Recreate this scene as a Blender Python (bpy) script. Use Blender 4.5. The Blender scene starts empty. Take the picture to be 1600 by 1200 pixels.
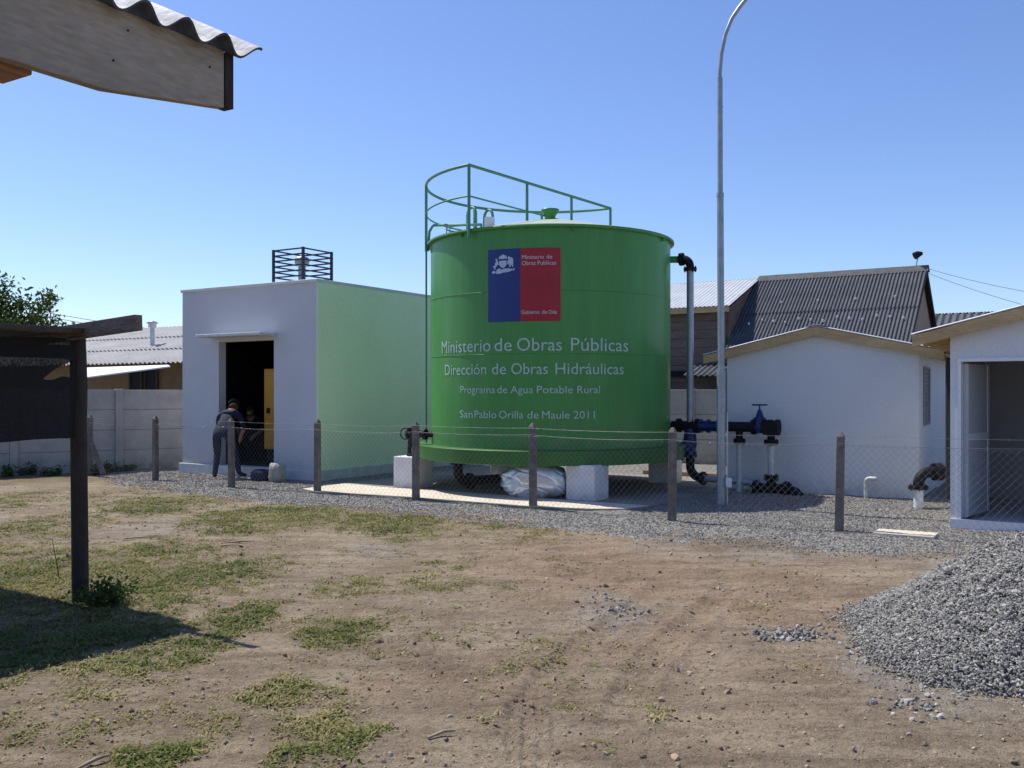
import bpy, bmesh, math, random
import numpy as np
from mathutils import Vector, Matrix
random.seed(7)
rng = np.random.default_rng(11)
R_ = math.radians
scene = bpy.context.scene
COL = scene.collection

# ------------------------------------------------------------------ camera, sky, sun, exposure
F = 1450.0                       # focal length in photo pixels (photo is 1600 wide)
HOR = 611.0                      # photo row of the horizon
EYE = 1.6
cd = bpy.data.cameras.new('camera'); cam = bpy.data.objects.new('camera', cd); COL.objects.link(cam)
cd.sensor_width = 36.0; cd.lens = 36.0*F/1600.0; cd.shift_y = (HOR-600.0)/1600.0
cd.clip_start = 0.05; cd.clip_end = 2000
cam.location = (0, 0, EYE); cam.rotation_euler = (R_(90), 0, 0)
scene.camera = cam

SUN_EL = 59.0
SUN_H = (-0.815, 0.58)            # horizontal direction towards the sun
w = bpy.data.worlds.new('World'); scene.world = w; w.use_nodes = True
nt = w.node_tree; bg = nt.nodes['Background']
sky = nt.nodes.new('ShaderNodeTexSky'); sky.sky_type = 'NISHITA'; sky.sun_disc = False
sky.sun_elevation = R_(SUN_EL); sky.sun_rotation = math.atan2(SUN_H[0], SUN_H[1])
sky.altitude = 200; sky.air_density = 1.0; sky.dust_density = 0.6; sky.ozone_density = 6.0
hs = nt.nodes.new('ShaderNodeHueSaturation'); hs.inputs['Hue'].default_value = 0.510; hs.inputs['Saturation'].default_value = 1.06      # deep clear-day blue
nt.links.new(sky.outputs[0], hs.inputs['Color']); nt.links.new(hs.outputs[0], bg.inputs[0]); bg.inputs[1].default_value = 0.145
sl = bpy.data.lights.new('sun', 'SUN'); so = bpy.data.objects.new('sun', sl); COL.objects.link(so)
sl.energy = 4.9; sl.angle = R_(0.53); sl.color = (1.0, 0.93, 0.81)
ce = math.cos(R_(SUN_EL)); n_ = math.hypot(*SUN_H)
SUNV = Vector((SUN_H[0]/n_*ce, SUN_H[1]/n_*ce, math.sin(R_(SUN_EL))))
so.rotation_euler = SUNV.to_track_quat('Z', 'Y').to_euler()
so.location = (-20, 15, 30)
scene.view_settings.view_transform = 'Standard'; scene.view_settings.look = 'None'
scene.view_settings.exposure = 0.20; scene.view_settings.gamma = 1.0

# ------------------------------------------------------------------ plan helpers
GR = (0.8531, -0.5218); GB = (0.5218, 0.8531)      # yard grid: along the fence, and back from it
GA = math.atan2(GR[1], GR[0])
def px(x, y, Y): return Vector(((x-800.0)/F*Y, Y, EYE-(y-HOR)/F*Y))
def gnd(x, y):
    Y = EYE*F/(y-HOR); return Vector(((x-800.0)/F*Y, Y, 0))
def W(r, b, z=0.0): return Vector((r*GR[0]+b*GB[0], r*GR[1]+b*GB[1], z))
def RB(x, y): return (x*GR[0]+y*GR[1], x*GB[0]+y*GB[1])

# ------------------------------------------------------------------ numpy noise
def _h(ix, iy, s):
    n = (ix.astype(np.int64)*374761393 + iy.astype(np.int64)*668265263 + s*974634777) & 0x7fffffff
    n = (n ^ (n >> 13))*1274126177 & 0x7fffffff
    return ((n ^ (n >> 16)) & 0xffff)/65535.0
def vnoise(x, y, s=0):
    x0 = np.floor(x); y0 = np.floor(y); fx = x-x0; fy = y-y0
    fx = fx*fx*(3-2*fx); fy = fy*fy*(3-2*fy)
    a = _h(x0, y0, s); b = _h(x0+1, y0, s); c = _h(x0, y0+1, s); d = _h(x0+1, y0+1, s)
    return (a*(1-fx)+b*fx)*(1-fy)+(c*(1-fx)+d*fx)*fy
def fbm(x, y, s=0, o=4):
    t = 0; a = 0.5; n = 0
    for i in range(o):
        t = t+a*vnoise(x, y, s+i*17); n += a; a *= 0.5; x = x*2.03; y = y*2.03
    return t/n

# ------------------------------------------------------------------ materials
def nodes(m): return m.node_tree.nodes, m.node_tree.links
def mat(name, col, rough=0.7, col2=None, scale=6.0, amt=0.5, fine=60.0, fine_amt=0.12, bump=0.0, bscale=80.0, metal=0.0, spec=0.4, stretch=(1,1,1), dirt=None):
    m = bpy.data.materials.new(name); m.use_nodes = True; N, L = nodes(m)
    b = N['Principled BSDF']; b.inputs['Roughness'].default_value = rough; b.inputs['Metallic'].default_value = metal
    b.inputs['Specular IOR Level'].default_value = spec
    tc = N.new('ShaderNodeTexCoord'); mp = N.new('ShaderNodeMapping'); mp.inputs['Scale'].default_value = stretch
    L.new(tc.outputs['Object'], mp.inputs[0])
    n1 = N.new('ShaderNodeTexNoise'); n1.inputs['Scale'].default_value = scale; n1.inputs['Detail'].default_value = 6; n1.inputs['Roughness'].default_value = 0.62
    L.new(mp.outputs[0], n1.inputs[0])
    r1 = N.new('ShaderNodeMapRange'); r1.inputs[1].default_value = 0.35; r1.inputs[2].default_value = 0.68; r1.inputs[4].default_value = amt
    L.new(n1.outputs[0], r1.inputs[0])
    mx = N.new('ShaderNodeMix'); mx.data_type = 'RGBA'
    c2 = col2 or tuple(c*0.7 for c in col)
    mx.inputs[6].default_value = (*col, 1); mx.inputs[7].default_value = (*c2, 1)
    L.new(r1.outputs[0], mx.inputs[0]); out = mx.outputs[2]
    if fine_amt > 0:
        n2 = N.new('ShaderNodeTexNoise'); n2.inputs['Scale'].default_value = fine; n2.inputs['Detail'].default_value = 4
        L.new(mp.outputs[0], n2.inputs[0])
        r2 = N.new('ShaderNodeMapRange'); r2.inputs[1].default_value = 0.3; r2.inputs[2].default_value = 0.7; r2.inputs[3].default_value = 1-fine_amt; r2.inputs[4].default_value = 1+fine_amt
        L.new(n2.outputs[0], r2.inputs[0])
        vm = N.new('ShaderNodeVectorMath'); vm.operation = 'SCALE'; L.new(out, vm.inputs[0]); L.new(r2.outputs[0], vm.inputs[3]); out = vm.outputs[0]
    if dirt:                                          # splash dirt of its own colour near the foot of a wall
        dcol, h0, h1, da = dirt
        sx = N.new('ShaderNodeSeparateXYZ'); L.new(tc.outputs['Object'], sx.inputs[0])
        rz = N.new('ShaderNodeMapRange'); rz.inputs[1].default_value = h0; rz.inputs[2].default_value = h1; rz.inputs[3].default_value = da; rz.inputs[4].default_value = 0
        L.new(sx.outputs[2], rz.inputs[0])
        ml = N.new('ShaderNodeMath'); ml.operation = 'MULTIPLY'; L.new(rz.outputs[0], ml.inputs[0])
        n3 = N.new('ShaderNodeTexNoise'); n3.inputs['Scale'].default_value = 9; n3.inputs['Detail'].default_value = 7; L.new(tc.outputs['Object'], n3.inputs[0])
        r3 = N.new('ShaderNodeMapRange'); r3.inputs[1].default_value = 0.35; r3.inputs[2].default_value = 0.65; L.new(n3.outputs[0], r3.inputs[0]); L.new(r3.outputs[0], ml.inputs[1])
        m2 = N.new('ShaderNodeMix'); m2.data_type = 'RGBA'; L.new(ml.outputs[0], m2.inputs[0]); L.new(out, m2.inputs[6]); m2.inputs[7].default_value = (*dcol, 1); out = m2.outputs[2]
    L.new(out, b.inputs['Base Color'])
    if bump > 0:
        n4 = N.new('ShaderNodeTexNoise'); n4.inputs['Scale'].default_value = bscale; n4.inputs['Detail'].default_value = 5
        L.new(mp.outputs[0], n4.inputs[0])
        bp = N.new('ShaderNodeBump'); bp.inputs['Strength'].default_value = bump; bp.inputs['Distance'].default_value = 0.02
        L.new(n4.outputs[0], bp.inputs['Height']); L.new(bp.outputs[0], b.inputs['Normal'])
    return m
def attr_mat(name, rough, cols, attr='tint', bump=0, bscale=200, translucent=0):
    """colour ramp driven by a per-piece random attribute"""
    m = bpy.data.materials.new(name); m.use_nodes = True; N, L = nodes(m); b = N['Principled BSDF']
    b.inputs['Roughness'].default_value = rough; b.inputs['Specular IOR Level'].default_value = 0.25
    a = N.new('ShaderNodeAttribute'); a.attribute_name = attr
    cr = N.new('ShaderNodeValToRGB'); el = cr.color_ramp.elements
    el[0].position = 0; el[0].color = (*cols[0], 1); el[1].position = 1; el[1].color = (*cols[-1], 1)
    for i, c in enumerate(cols[1:-1]):
        e = el.new((i+1)/(len(cols)-1)); e.color = (*c, 1)
    L.new(a.outputs['Fac'], cr.inputs[0]); L.new(cr.outputs[0], b.inputs['Base Color'])
    if translucent:
        t = N.new('ShaderNodeBsdfTranslucent'); L.new(cr.outputs[0], t.inputs[0]); ms = N.new('ShaderNodeMixShader'); ms.inputs[0].default_value = translucent
        L.new(b.outputs[0], ms.inputs[1]); L.new(t.outputs[0], ms.inputs[2]); L.new(ms.outputs[0], N['Material Output'].inputs[0])
    if bump:
        tc = N.new('ShaderNodeTexCoord'); n4 = N.new('ShaderNodeTexNoise'); n4.inputs['Scale'].default_value = bscale; L.new(tc.outputs['Object'], n4.inputs[0])
        bp = N.new('ShaderNodeBump'); bp.inputs['Strength'].default_value = bump; bp.inputs['Distance'].default_value = 0.01
        L.new(n4.outputs[0], bp.inputs['Height']); L.new(bp.outputs[0], b.inputs['Normal'])
    return m

M = {}
M['white_wall'] = mat('white_wall', (0.52,0.54,0.57), 0.85, (0.455,0.475,0.51), 1.3, 0.55, 35, 0.05, 0.12, 120, dirt=((0.33,0.31,0.28), 0.0, 0.55, 0.55))
M['white_house'] = mat('white_house', (0.66,0.675,0.70), 0.85, (0.58,0.595,0.62), 1.1, 0.5, 30, 0.05, 0.1, 120, dirt=((0.36,0.33,0.30), 0.0, 0.35, 0.5))
M['green_wall'] = mat('green_wall', (0.76,0.88,0.62), 0.85, (0.69,0.82,0.55), 1.2, 0.6, 30, 0.05, 0.12, 120, dirt=((0.40,0.45,0.36), 0.0, 0.5, 0.4))
M['plinth'] = mat('plinth', (0.62,0.64,0.66), 0.9, (0.42,0.42,0.42), 5, 0.8, 60, 0.12, 0.3, 60)
M['roof_slab'] = mat('roof_slab', (0.62,0.66,0.70), 0.6, (0.45,0.48,0.5), 3, 0.6)
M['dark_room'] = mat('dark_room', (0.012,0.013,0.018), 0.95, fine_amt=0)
M['navy_steel'] = mat('navy_steel', (0.012,0.014,0.03), 0.5, (0.02,0.02,0.03), 8)
M['yellow_paint'] = mat('yellow_paint', (0.50,0.26,0.015), 0.5, (0.40,0.20,0.015), 4)
M['tank_green'] = mat('tank_green', (0.066,0.262,0.060), 0.5, (0.054,0.220,0.054), 2.2, 0.9, 18, 0.07, 0.05, 5, spec=0.22, stretch=(2.2,2.2,0.16), dirt=((0.17,0.22,0.12), 0.72, 1.35, 0.45))
M['tank_green'].node_tree.nodes['Principled BSDF'].inputs['Coat Weight'].default_value = 0.28; M['tank_green'].node_tree.nodes['Principled BSDF'].inputs['Coat Roughness'].default_value = 0.22
M['tank_ring'] = mat('tank_ring', (0.034,0.150,0.026), 0.55, (0.038,0.105,0.024), 4, 0.8, 40, 0.10, 0.08, 20, spec=0.4)
M['tank_roof'] = mat('tank_roof', (0.40,0.46,0.36), 0.5, (0.32,0.40,0.28), 5, 0.8)  # tank green lightened to paint in the sunlight on the roof
M['rail_green'] = mat('rail_green', (0.085,0.26,0.17), 0.45, (0.06,0.19,0.13), 12)
M['lettering'] = mat('lettering', (0.42,0.58,0.52), 0.6, (0.33,0.50,0.42), 14, 0.8)
M['flag_blue'] = mat('flag_blue', (0.010,0.035,0.20), 0.4, (0.008,0.026,0.15), 3, 0.8)
M['flag_red'] = mat('flag_red', (0.36,0.010,0.022), 0.4, (0.27,0.008,0.018), 3, 0.8)
M['flag_white'] = mat('flag_white', (0.60,0.55,0.62), 0.5, (0.5,0.45,0.52), 20, 0.6)
M['emblem_white'] = mat('emblem_white', (0.50,0.60,0.74), 0.5, (0.25,0.33,0.5), 45, 0.8)
M['block_white'] = mat('block_white', (0.74,0.73,0.75), 0.9, (0.62,0.60,0.62), 5, 0.7, 60, 0.08, 0.25, 90, dirt=((0.3,0.27,0.24), 0.0, 0.14, 0.6))
M['galv'] = mat('galv', (0.33,0.37,0.41), 0.45, (0.23,0.27,0.31), 9, 0.8, 70, 0.12, metal=0.55)
M['galv_pale'] = mat('galv_pale', (0.55,0.58,0.60), 0.5, (0.36,0.40,0.43), 14, 0.9, 70, 0.15, metal=0.25)
M['cast_iron'] = mat('cast_iron', (0.013,0.014,0.016), 0.6, (0.022,0.022,0.024), 18, 0.8, bump=0.1, spec=0.1)
M['valve_blue'] = mat('valve_blue', (0.010,0.028,0.13), 0.45, (0.008,0.020,0.075), 14, 0.7)
M['conc_post'] = mat('conc_post', (0.21,0.185,0.165), 0.95, (0.11,0.095,0.085), 9, 0.9, 80, 0.2, 0.4, 70)
M['precast'] = mat('precast', (0.42,0.40,0.375), 0.95, (0.30,0.285,0.27), 2.2, 0.9, 50, 0.12, 0.3, 50, dirt=((0.16,0.16,0.12), 0.0, 0.35, 0.8))
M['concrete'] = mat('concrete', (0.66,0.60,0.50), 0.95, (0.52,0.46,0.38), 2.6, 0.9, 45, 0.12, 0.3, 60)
M['shaded_concrete'] = mat('shaded_concrete', (0.27,0.25,0.225), 0.95, (0.17,0.155,0.14), 2.2, 0.9, 40, 0.15, 0.3, 60)  # slab concrete darkened to carry the shade under the tank
M['wire'] = mat('wire', (0.27,0.27,0.28), 0.45, metal=0.7, fine_amt=0)
M['rough_wood'] = mat('rough_wood', (0.44,0.365,0.28), 0.9, (0.30,0.25,0.195), 2.2, 0.9, 34, 0.15, 0.5, 30, stretch=(3,0.55,2.4))
M['orange_wood'] = mat('orange_wood', (0.48,0.27,0.16), 0.9, (0.30,0.15,0.09), 5, 0.9, 30, 0.25, 0.4, 40, stretch=(3,0.4,3))
M['dark_wood'] = mat('dark_wood', (0.055,0.042,0.035), 0.9, (0.03,0.024,0.02), 5, 0.9, 40, 0.3, 0.4, 40, stretch=(2,2,0.3))
M['rafter_wood'] = mat('rafter_wood', (0.21,0.165,0.13), 0.9, (0.12,0.09,0.07), 6, 0.9, 40, 0.3, 0.4, 40, stretch=(0.4,2,2))
M['pine'] = mat('pine', (0.52,0.37,0.19), 0.8, (0.36,0.24,0.12), 4, 0.8, 40, 0.15, 0.2, 40, stretch=(0.5,2,2))
M['brown_siding'] = mat('brown_siding', (0.19,0.140,0.120), 0.85, (0.12,0.085,0.075), 3, 0.9, 30, 0.2, stretch=(0.4,1,2.5))
M['gable_tan'] = mat('gable_tan', (0.33,0.27,0.22), 0.9, (0.26,0.2,0.16), 3, 0.8)
M['dark_roof'] = mat('dark_roof', (0.085,0.092,0.108), 0.8, (0.055,0.060,0.072), 2.2, 0.9, 30, 0.25, 0.2, 40)
M['zinc'] = mat('zinc', (0.62,0.65,0.68), 0.45, (0.50,0.52,0.54), 3, 0.8, 40, 0.1, metal=0.15)
M['grey_roof'] = mat('grey_roof', (0.47,0.465,0.455), 0.85, (0.36,0.355,0.35), 1.6, 0.9, 20, 0.15)
M['ochre_wall'] = mat('ochre_wall', (0.17,0.12,0.06), 0.9, (0.12,0.08,0.04), 3, 0.8)
M['fibro'] = mat('fibro', (0.78,0.78,0.77), 0.85, (0.36,0.37,0.38), 8, 0.9, 50, 0.15, 0.2, 50)
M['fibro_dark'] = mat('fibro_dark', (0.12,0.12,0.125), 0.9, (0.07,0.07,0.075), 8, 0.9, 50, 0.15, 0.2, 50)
M['white_metal'] = mat('white_metal', (0.72,0.74,0.78), 0.45, (0.6,0.62,0.66), 4, 0.5)
M['grey_metal'] = mat('grey_metal', (0.27,0.29,0.32), 0.5, (0.2,0.22,0.24), 4, 0.6)
M['door_grey'] = mat('door_grey', (0.50,0.52,0.56), 0.5, (0.42,0.44,0.48), 3, 0.6)
M['louvre'] = mat('louvre', (0.30,0.30,0.31), 0.6, (0.22,0.22,0.23), 9)
M['inner_wall'] = mat('inner_wall', (0.74,0.71,0.68), 0.9, (0.64,0.62,0.60), 2, 0.8)
M['black_cable'] = mat('black_cable', (0.02,0.02,0.02), 0.6, fine_amt=0)
M['bark'] = mat('bark', (0.13,0.10,0.075), 0.95, (0.07,0.055,0.04), 8, 0.9, 60, 0.3, 0.6, 40, stretch=(2,2,0.4))
M['skin'] = mat('skin', (0.36,0.19,0.13), 0.6, (0.30,0.15,0.10), 20, 0.5, fine_amt=0)
M['navy_cloth'] = mat('navy_cloth', (0.022,0.027,0.055), 0.9, (0.014,0.018,0.04), 14, 0.9, 80, 0.2, 0.3, 60)
M['dark_cloth'] = mat('dark_cloth', (0.02,0.02,0.028), 0.9, (0.012,0.012,0.018), 14, 0.9)
M['shoe'] = mat('shoe', (0.02,0.017,0.015), 0.7, fine_amt=0)
M['hair'] = mat('hair', (0.012,0.010,0.009), 0.7, fine_amt=0)
M['stick'] = mat('stick', (0.36,0.30,0.22), 0.9, (0.22,0.17,0.12), 20, 0.9)

# plastic sack: white woven plastic with a printed reddish band near the bottom
def sack_mat():
    m = mat('sack_plastic', (0.58,0.63,0.71), 0.24, (0.50,0.55,0.63), 4, 0.8, 40, 0.04, 0.22, 7, spec=0.7, metal=0.45)
    N, L = nodes(m); b = N['Principled BSDF']; src = b.inputs['Base Color'].links[0].from_socket
    tc = N.new('ShaderNodeTexCoord'); sx = N.new('ShaderNodeSeparateXYZ'); L.new(tc.outputs['Object'], sx.inputs[0])
    nz = N.new('ShaderNodeTexNoise'); nz.inputs['Scale'].default_value = 11; L.new(tc.outputs['Object'], nz.inputs[0])
    gt = N.new('ShaderNodeMath'); gt.operation = 'GREATER_THAN'; gt.inputs[1].default_value = 0.55; L.new(nz.outputs[0], gt.inputs[0])
    lt = N.new('ShaderNodeMapRange'); lt.inputs[1].default_value = 0.06; lt.inputs[2].default_value = 0.12; lt.inputs[3].default_value = 0.75; lt.inputs[4].default_value = 0; L.new(sx.outputs[2], lt.inputs[0])
    mu = N.new('ShaderNodeMath'); mu.operation = 'MULTIPLY'; L.new(gt.outputs[0], mu.inputs[0]); L.new(lt.outputs[0], mu.inputs[1])
    mx = N.new('ShaderNodeMix'); mx.data_type = 'RGBA'; L.new(mu.outputs[0], mx.inputs[0]); L.new(src, mx.inputs[6]); mx.inputs[7].default_value = (0.45,0.18,0.12,1)
    L.new(mx.outputs[2], b.inputs['Base Color']); return m
M['sack'] = sack_mat()
def cloth_mat():
    m = bpy.data.materials.new('shade_mesh'); m.use_nodes = True; N, L = nodes(m); b = N['Principled BSDF']
    b.inputs['Base Color'].default_value = (0.008,0.008,0.010,1); b.inputs['Roughness'].default_value = 0.9
    tr = N.new('ShaderNodeBsdfTransparent'); ms = N.new('ShaderNodeMixShader'); tc = N.new('ShaderNodeTexCoord'); nz = N.new('ShaderNodeTexNoise')
    nz.inputs['Scale'].default_value = 55.0; L.new(tc.outputs['Object'], nz.inputs[0])
    r = N.new('ShaderNodeMapRange'); r.inputs[1].default_value = 0.3; r.inputs[2].default_value = 0.7; r.inputs[3].default_value = 0.0; r.inputs[4].default_value = 0.05; L.new(nz.outputs[0], r.inputs[0])
    L.new(r.outputs[0], ms.inputs[0]); L.new(b.outputs[0], ms.inputs[1]); L.new(tr.outputs[0], ms.inputs[2]); L.new(ms.outputs[0], N['Material Output'].inputs[0]); return m
M['shade_cloth'] = cloth_mat()

# ------------------------------------------------------------------ mesh builder
class MB:
    def __init__(s): s.v = []; s.f = []; s.smooth = []; s.mi = []
    def add(s, vs, fs, smooth=False, mi=0):
        o = len(s.v); s.v += [tuple(v) for v in vs]; s.f += [tuple(o+i for i in f) for f in fs]; s.smooth += [smooth]*len(fs); s.mi += [mi]*len(fs); return s
    def box(s, c, d, mtx=None, mi=0):
        x, y, z = d[0]/2, d[1]/2, d[2]/2
        vs = [Vector((sx*x, sy*y, sz*z)) for sz in (-1,1) for sy in (-1,1) for sx in (-1,1)]
        if mtx: vs = [mtx @ v for v in vs]
        vs = [v+Vector(c) for v in vs]
        return s.add(vs, [(0,2,3,1),(4,5,7,6),(0,1,5,4),(2,6,7,3),(0,4,6,2),(1,3,7,5)], mi=mi)
    def b2(s, p, q, mi=0): return s.box([(a+b)/2 for a, b in zip(p, q)], [abs(b-a) for a, b in zip(p, q)], mi=mi)
    def bar(s, p, q, wd, ht, up=(0,0,1)):
        p = Vector(p); q = Vector(q); d = (q-p); L = d.length; d.normalize(); u = Vector(up); sd = d.cross(u).normalized(); u = sd.cross(d).normalized()
        mt = Matrix((d, sd, u)).transposed(); return s.box((p+q)/2, (L, wd, ht), mt)
    def prism(s, poly, y0, y1, axis='y'):
        n = len(poly)
        if axis == 'y': a = [(x, y0, z) for x, z in poly]; b = [(x, y1, z) for x, z in poly]
        elif axis == 'x': a = [(y0, x, z) for x, z in poly]; b = [(y1, x, z) for x, z in poly]
        else: a = [(x, z, y0) for x, z in poly]; b = [(x, z, y1) for x, z in poly]
        return s.add(a+b, [tuple(range(n))[::-1], tuple(range(n, 2*n))]+[(i, (i+1)%n, n+(i+1)%n, n+i) for i in range(n)])
    def tube(s, pts, r, n=8, closed=False, caps=True):
        pts = [Vector(p) for p in pts]; k = len(pts); rs = r if isinstance(r, (list, tuple)) else [r]*k
        t0 = (pts[1]-pts[0]).normalized(); u = t0.orthogonal().normalized(); vs = []
        for i in range(k):
            if closed: t = (pts[(i+1)%k]-pts[i-1]).normalized()
            else: t = (pts[min(i+1, k-1)]-pts[max(i-1, 0)]).normalized()
            u = (u-t*u.dot(t)).normalized(); w_ = t.cross(u)
            vs += [pts[i]+(u*math.cos(2*math.pi*j/n)+w_*math.sin(2*math.pi*j/n))*rs[i] for j in range(n)]
        fs = [(i*n+j, i*n+(j+1)%n, ((i+1)%k)*n+(j+1)%n, ((i+1)%k)*n+j) for i in range(k if closed else k-1) for j in range(n)]
        s.add(vs, fs, True)
        if caps and not closed:
            s.add(vs[:n], [tuple(range(n))[::-1]]); s.add(vs[-n:], [tuple(range(n))])
        return s
    def lathe(s, prof, n=64, c=(0,0,0), smooth=True):
        vs = []; k = len(prof)
        for r, z in prof: vs += [(c[0]+r*math.cos(2*math.pi*j/n), c[1]+r*math.sin(2*math.pi*j/n), c[2]+z) for j in range(n)]
        return s.add(vs, [(i*n+j, i*n+(j+1)%n, (i+1)*n+(j+1)%n, (i+1)*n+j) for i in range(k-1) for j in range(n)], smooth)
    def disc(s, p, q, r, n=16): return s.tube([p, q], r, n)
    def build(s, name, m, parent=None, loc=None, rz=None, bevel=0.0):
        me = bpy.data.meshes.new(name); me.from_pydata(s.v, [], s.f); me.update()
        for k_ in (m if isinstance(m, (list, tuple)) else [m]): me.materials.append(k_)
        me.polygons.foreach_set('use_smooth', s.smooth); me.polygons.foreach_set('material_index', s.mi)
        bm = bmesh.new(); bm.from_mesh(me); bmesh.ops.recalc_face_normals(bm, faces=bm.faces); bm.to_mesh(me); bm.free()
        o = bpy.data.objects.new(name, me); COL.objects.link(o)
        if parent: o.parent = parent
        if loc is not None: o.location = loc
        if rz is not None: o.rotation_euler.z = rz
        if bevel:
            md = o.modifiers.new('bevel', 'BEVEL'); md.width = bevel; md.segments = 2; md.limit_method = 'ANGLE'; md.angle_limit = R_(40)
        return o
def tag(o, label=None, cat=None, group=None, kind=None):
    if label: o['label'] = label
    if cat: o['category'] = cat
    if group: o['group'] = group
    if kind: o['kind'] = kind
    return o
def thing(name, label, cat, loc=(0,0,0), rz=0.0, group=None):
    o = bpy.data.objects.new(name, None); COL.objects.link(o); o.location = loc; o.rotation_euler.z = rz; o.empty_display_size = 0.2
    return tag(o, label, cat, group)
def np_mesh(name, V, Fc, m, attrs=None, smooth=False):
    """V (n,3), Fc (k,c) all faces with the same corner count"""
    me = bpy.data.meshes.new(name); n, k, c = len(V), len(Fc), Fc.shape[1]
    me.vertices.add(n); me.vertices.foreach_set('co', np.ascontiguousarray(V, dtype=np.float32).ravel())
    me.loops.add(k*c); me.loops.foreach_set('vertex_index', np.ascontiguousarray(Fc, dtype=np.int32).ravel())
    me.polygons.add(k); me.polygons.foreach_set('loop_start', np.arange(0, k*c, c, dtype=np.int32))
    me.polygons.foreach_set('use_smooth', np.full(k, smooth)); me.update(calc_edges=True)
    for a, val in (attrs or {}).items():
        at = me.attributes.new(a, 'FLOAT', 'POINT'); at.data.foreach_set('value', np.ascontiguousarray(val, dtype=np.float32))
    me.materials.append(m); me.validate()
    o = bpy.data.objects.new(name, me); COL.objects.link(o); return o
def corrugated(mb, o, U, V, pitch, amp, thick=0.006, per=8, vs=1, under=0):
    """sheet from corner o; waves run across U, sheet length V"""
    o = Vector(o); U = Vector(U); V = Vector(V); N = U.cross(V).normalized(); L = U.length; n = max(2, int(L/pitch*per)); vv = []
    for side in (0, 1):
        for j in range(vs+1):
            for i in range(n+1):
                vv.append(o+U*(i/n)+V*(j/vs)+N*(amp*math.sin(2*math.pi*i/n*L/pitch)-side*thick))
    k = n+1; S = k*(vs+1); fs = []
    for j in range(vs):
        for i in range(n):
            a = j*k+i; fs.append((a, a+1, a+k+1, a+k)); fs.append((S+a, S+a+k, S+a+k+1, S+a+1))
    for i in range(n):
        fs.append((i, S+i, S+i+1, i+1)); a = vs*k+i; fs.append((a, a+1, S+a+1, S+a))
    for j in range(vs):
        a = j*k; fs.append((a, a+k, S+a+k, S+a)); a = j*k+n; fs.append((a, S+a, S+a+k, a+k))
    ret = mb.add(vv, fs, False)
    if under:                                         # underside and edges take the darker second material
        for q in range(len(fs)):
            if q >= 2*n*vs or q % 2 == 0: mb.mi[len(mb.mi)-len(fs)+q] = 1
    return ret
def arc(c, r, a0, a1, z, n=24): return [(c[0]+r*math.cos(a0+(a1-a0)*i/n), c[1]+r*math.sin(a0+(a1-a0)*i/n), z) for i in range(n+1)]

# ------------------------------------------------------------------ masks of the yard in plan
def ell(x, y, cx, cy, a, b, rot=0):
    dx = x-cx; dy = y-cy; c, s = math.cos(rot), math.sin(rot)
    u = (dx*c+dy*s)/a; v = (-dx*s+dy*c)/b
    return np.exp(-(u*u+v*v)**1.5)
def epx(x, y, x0, x1, y0, y1):
    """soft blob covering a photo box on the ground"""
    m = gnd((x0+x1)/2, (y0+y1)/2); a = gnd(x0, (y0+y1)/2); b = gnd(x1, (y0+y1)/2); t = gnd((x0+x1)/2, y0); u = gnd((x0+x1)/2, y1)
    return ell(x, y, m.x, (t.y+u.y)/2, abs(b.x-a.x)/2, abs(t.y-u.y)/2)
GP = [(-300,690),(60,712),(150,727),(200,747),(243,759),(400,776),(550,791),(700,804),(850,816),(1000,829),(1150,843),(1300,856),(1450,862),(1700,872),(2200,890)]
GPb = np.array([RB(*gnd(a, b).xy) for a, b in GP]); _o = np.argsort(GPb[:,0]); GPb = GPb[_o]
def gravel_mask(x, y):
    r = x*GR[0]+y*GR[1]; b = x*GB[0]+y*GB[1]
    front = np.interp(r, GPb[:,0], GPb[:,1])
    return np.clip((b-front)/0.9+0.5, -1, 2)
def grass_mask(x, y):
    g = np.zeros_like(x)
    for (x0,x1,y0,y1,s) in [(-160,330,840,985,0.8),(-150,260,940,1075,0.8),(120,420,860,960,0.75),(330,440,930,975,0.65),(-100,150,800,880,0.6),
        (140,330,776,806,0.75),(300,560,785,833,0.85),(520,710,800,836,0.95),(680,900,808,842,0.4),(250,370,985,1040,0.75),(100,330,1000,1060,0.7),
        (465,605,965,1008,0.62),(-40,420,850,985,0.5),(-80,330,1040,1215,0.42),(375,485,1060,1100,0.75),(425,600,1095,1215,0.62),(-60,210,1050,1215,0.55),(170,290,1140,1215,0.75),(280,380,1095,1140,0.55),
        (470,600,895,935,0.5),(610,740,875,935,0.45),(-200,215,733,755,0.95),(-60,290,752,795,0.45),(270,420,895,940,0.5),(840,960,855,900,0.15),(1160,1300,870,900,0.25)]:
        g = np.maximum(g, min(1, s*1.15)*epx(x, y, x0-15, x1+15, y0-3, y1+4))
    n = fbm(x*1.7, y*1.7, 5, 5); n2 = fbm(x*7, y*7, 9, 4)
    g = np.maximum(g, 0.16*np.clip(0.5-x*0.35, 0, 1))
    return np.clip(g*1.35+(n-0.5)*1.2+(n2-0.5)*1.25-0.25, 0, 1)*np.clip(1-gravel_mask(x, y)*1.6, 0, 1)
def dust_mask(x, y):
    g = np.zeros_like(x)
    for (x0,x1,y0,y1,s) in [(540,640,843,872,0.8),(150,330,805,845,0.6),(900,1020,925,985,0.75),(1340,1560,990,1140,0.9),(1180,1280,975,1005,0.6),(960,1330,835,880,0.55),(1300,1600,845,900,0.5),(760,900,1080,1180,0.3),(1380,1500,1080,1130,0.5)]:
        g = np.maximum(g, s*epx(x, y, x0, x1, y0, y1))
    return np.clip(g*1.4+(fbm(x*3, y*3, 31, 4)-0.5)*1.1-0.15, 0, 1)
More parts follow.
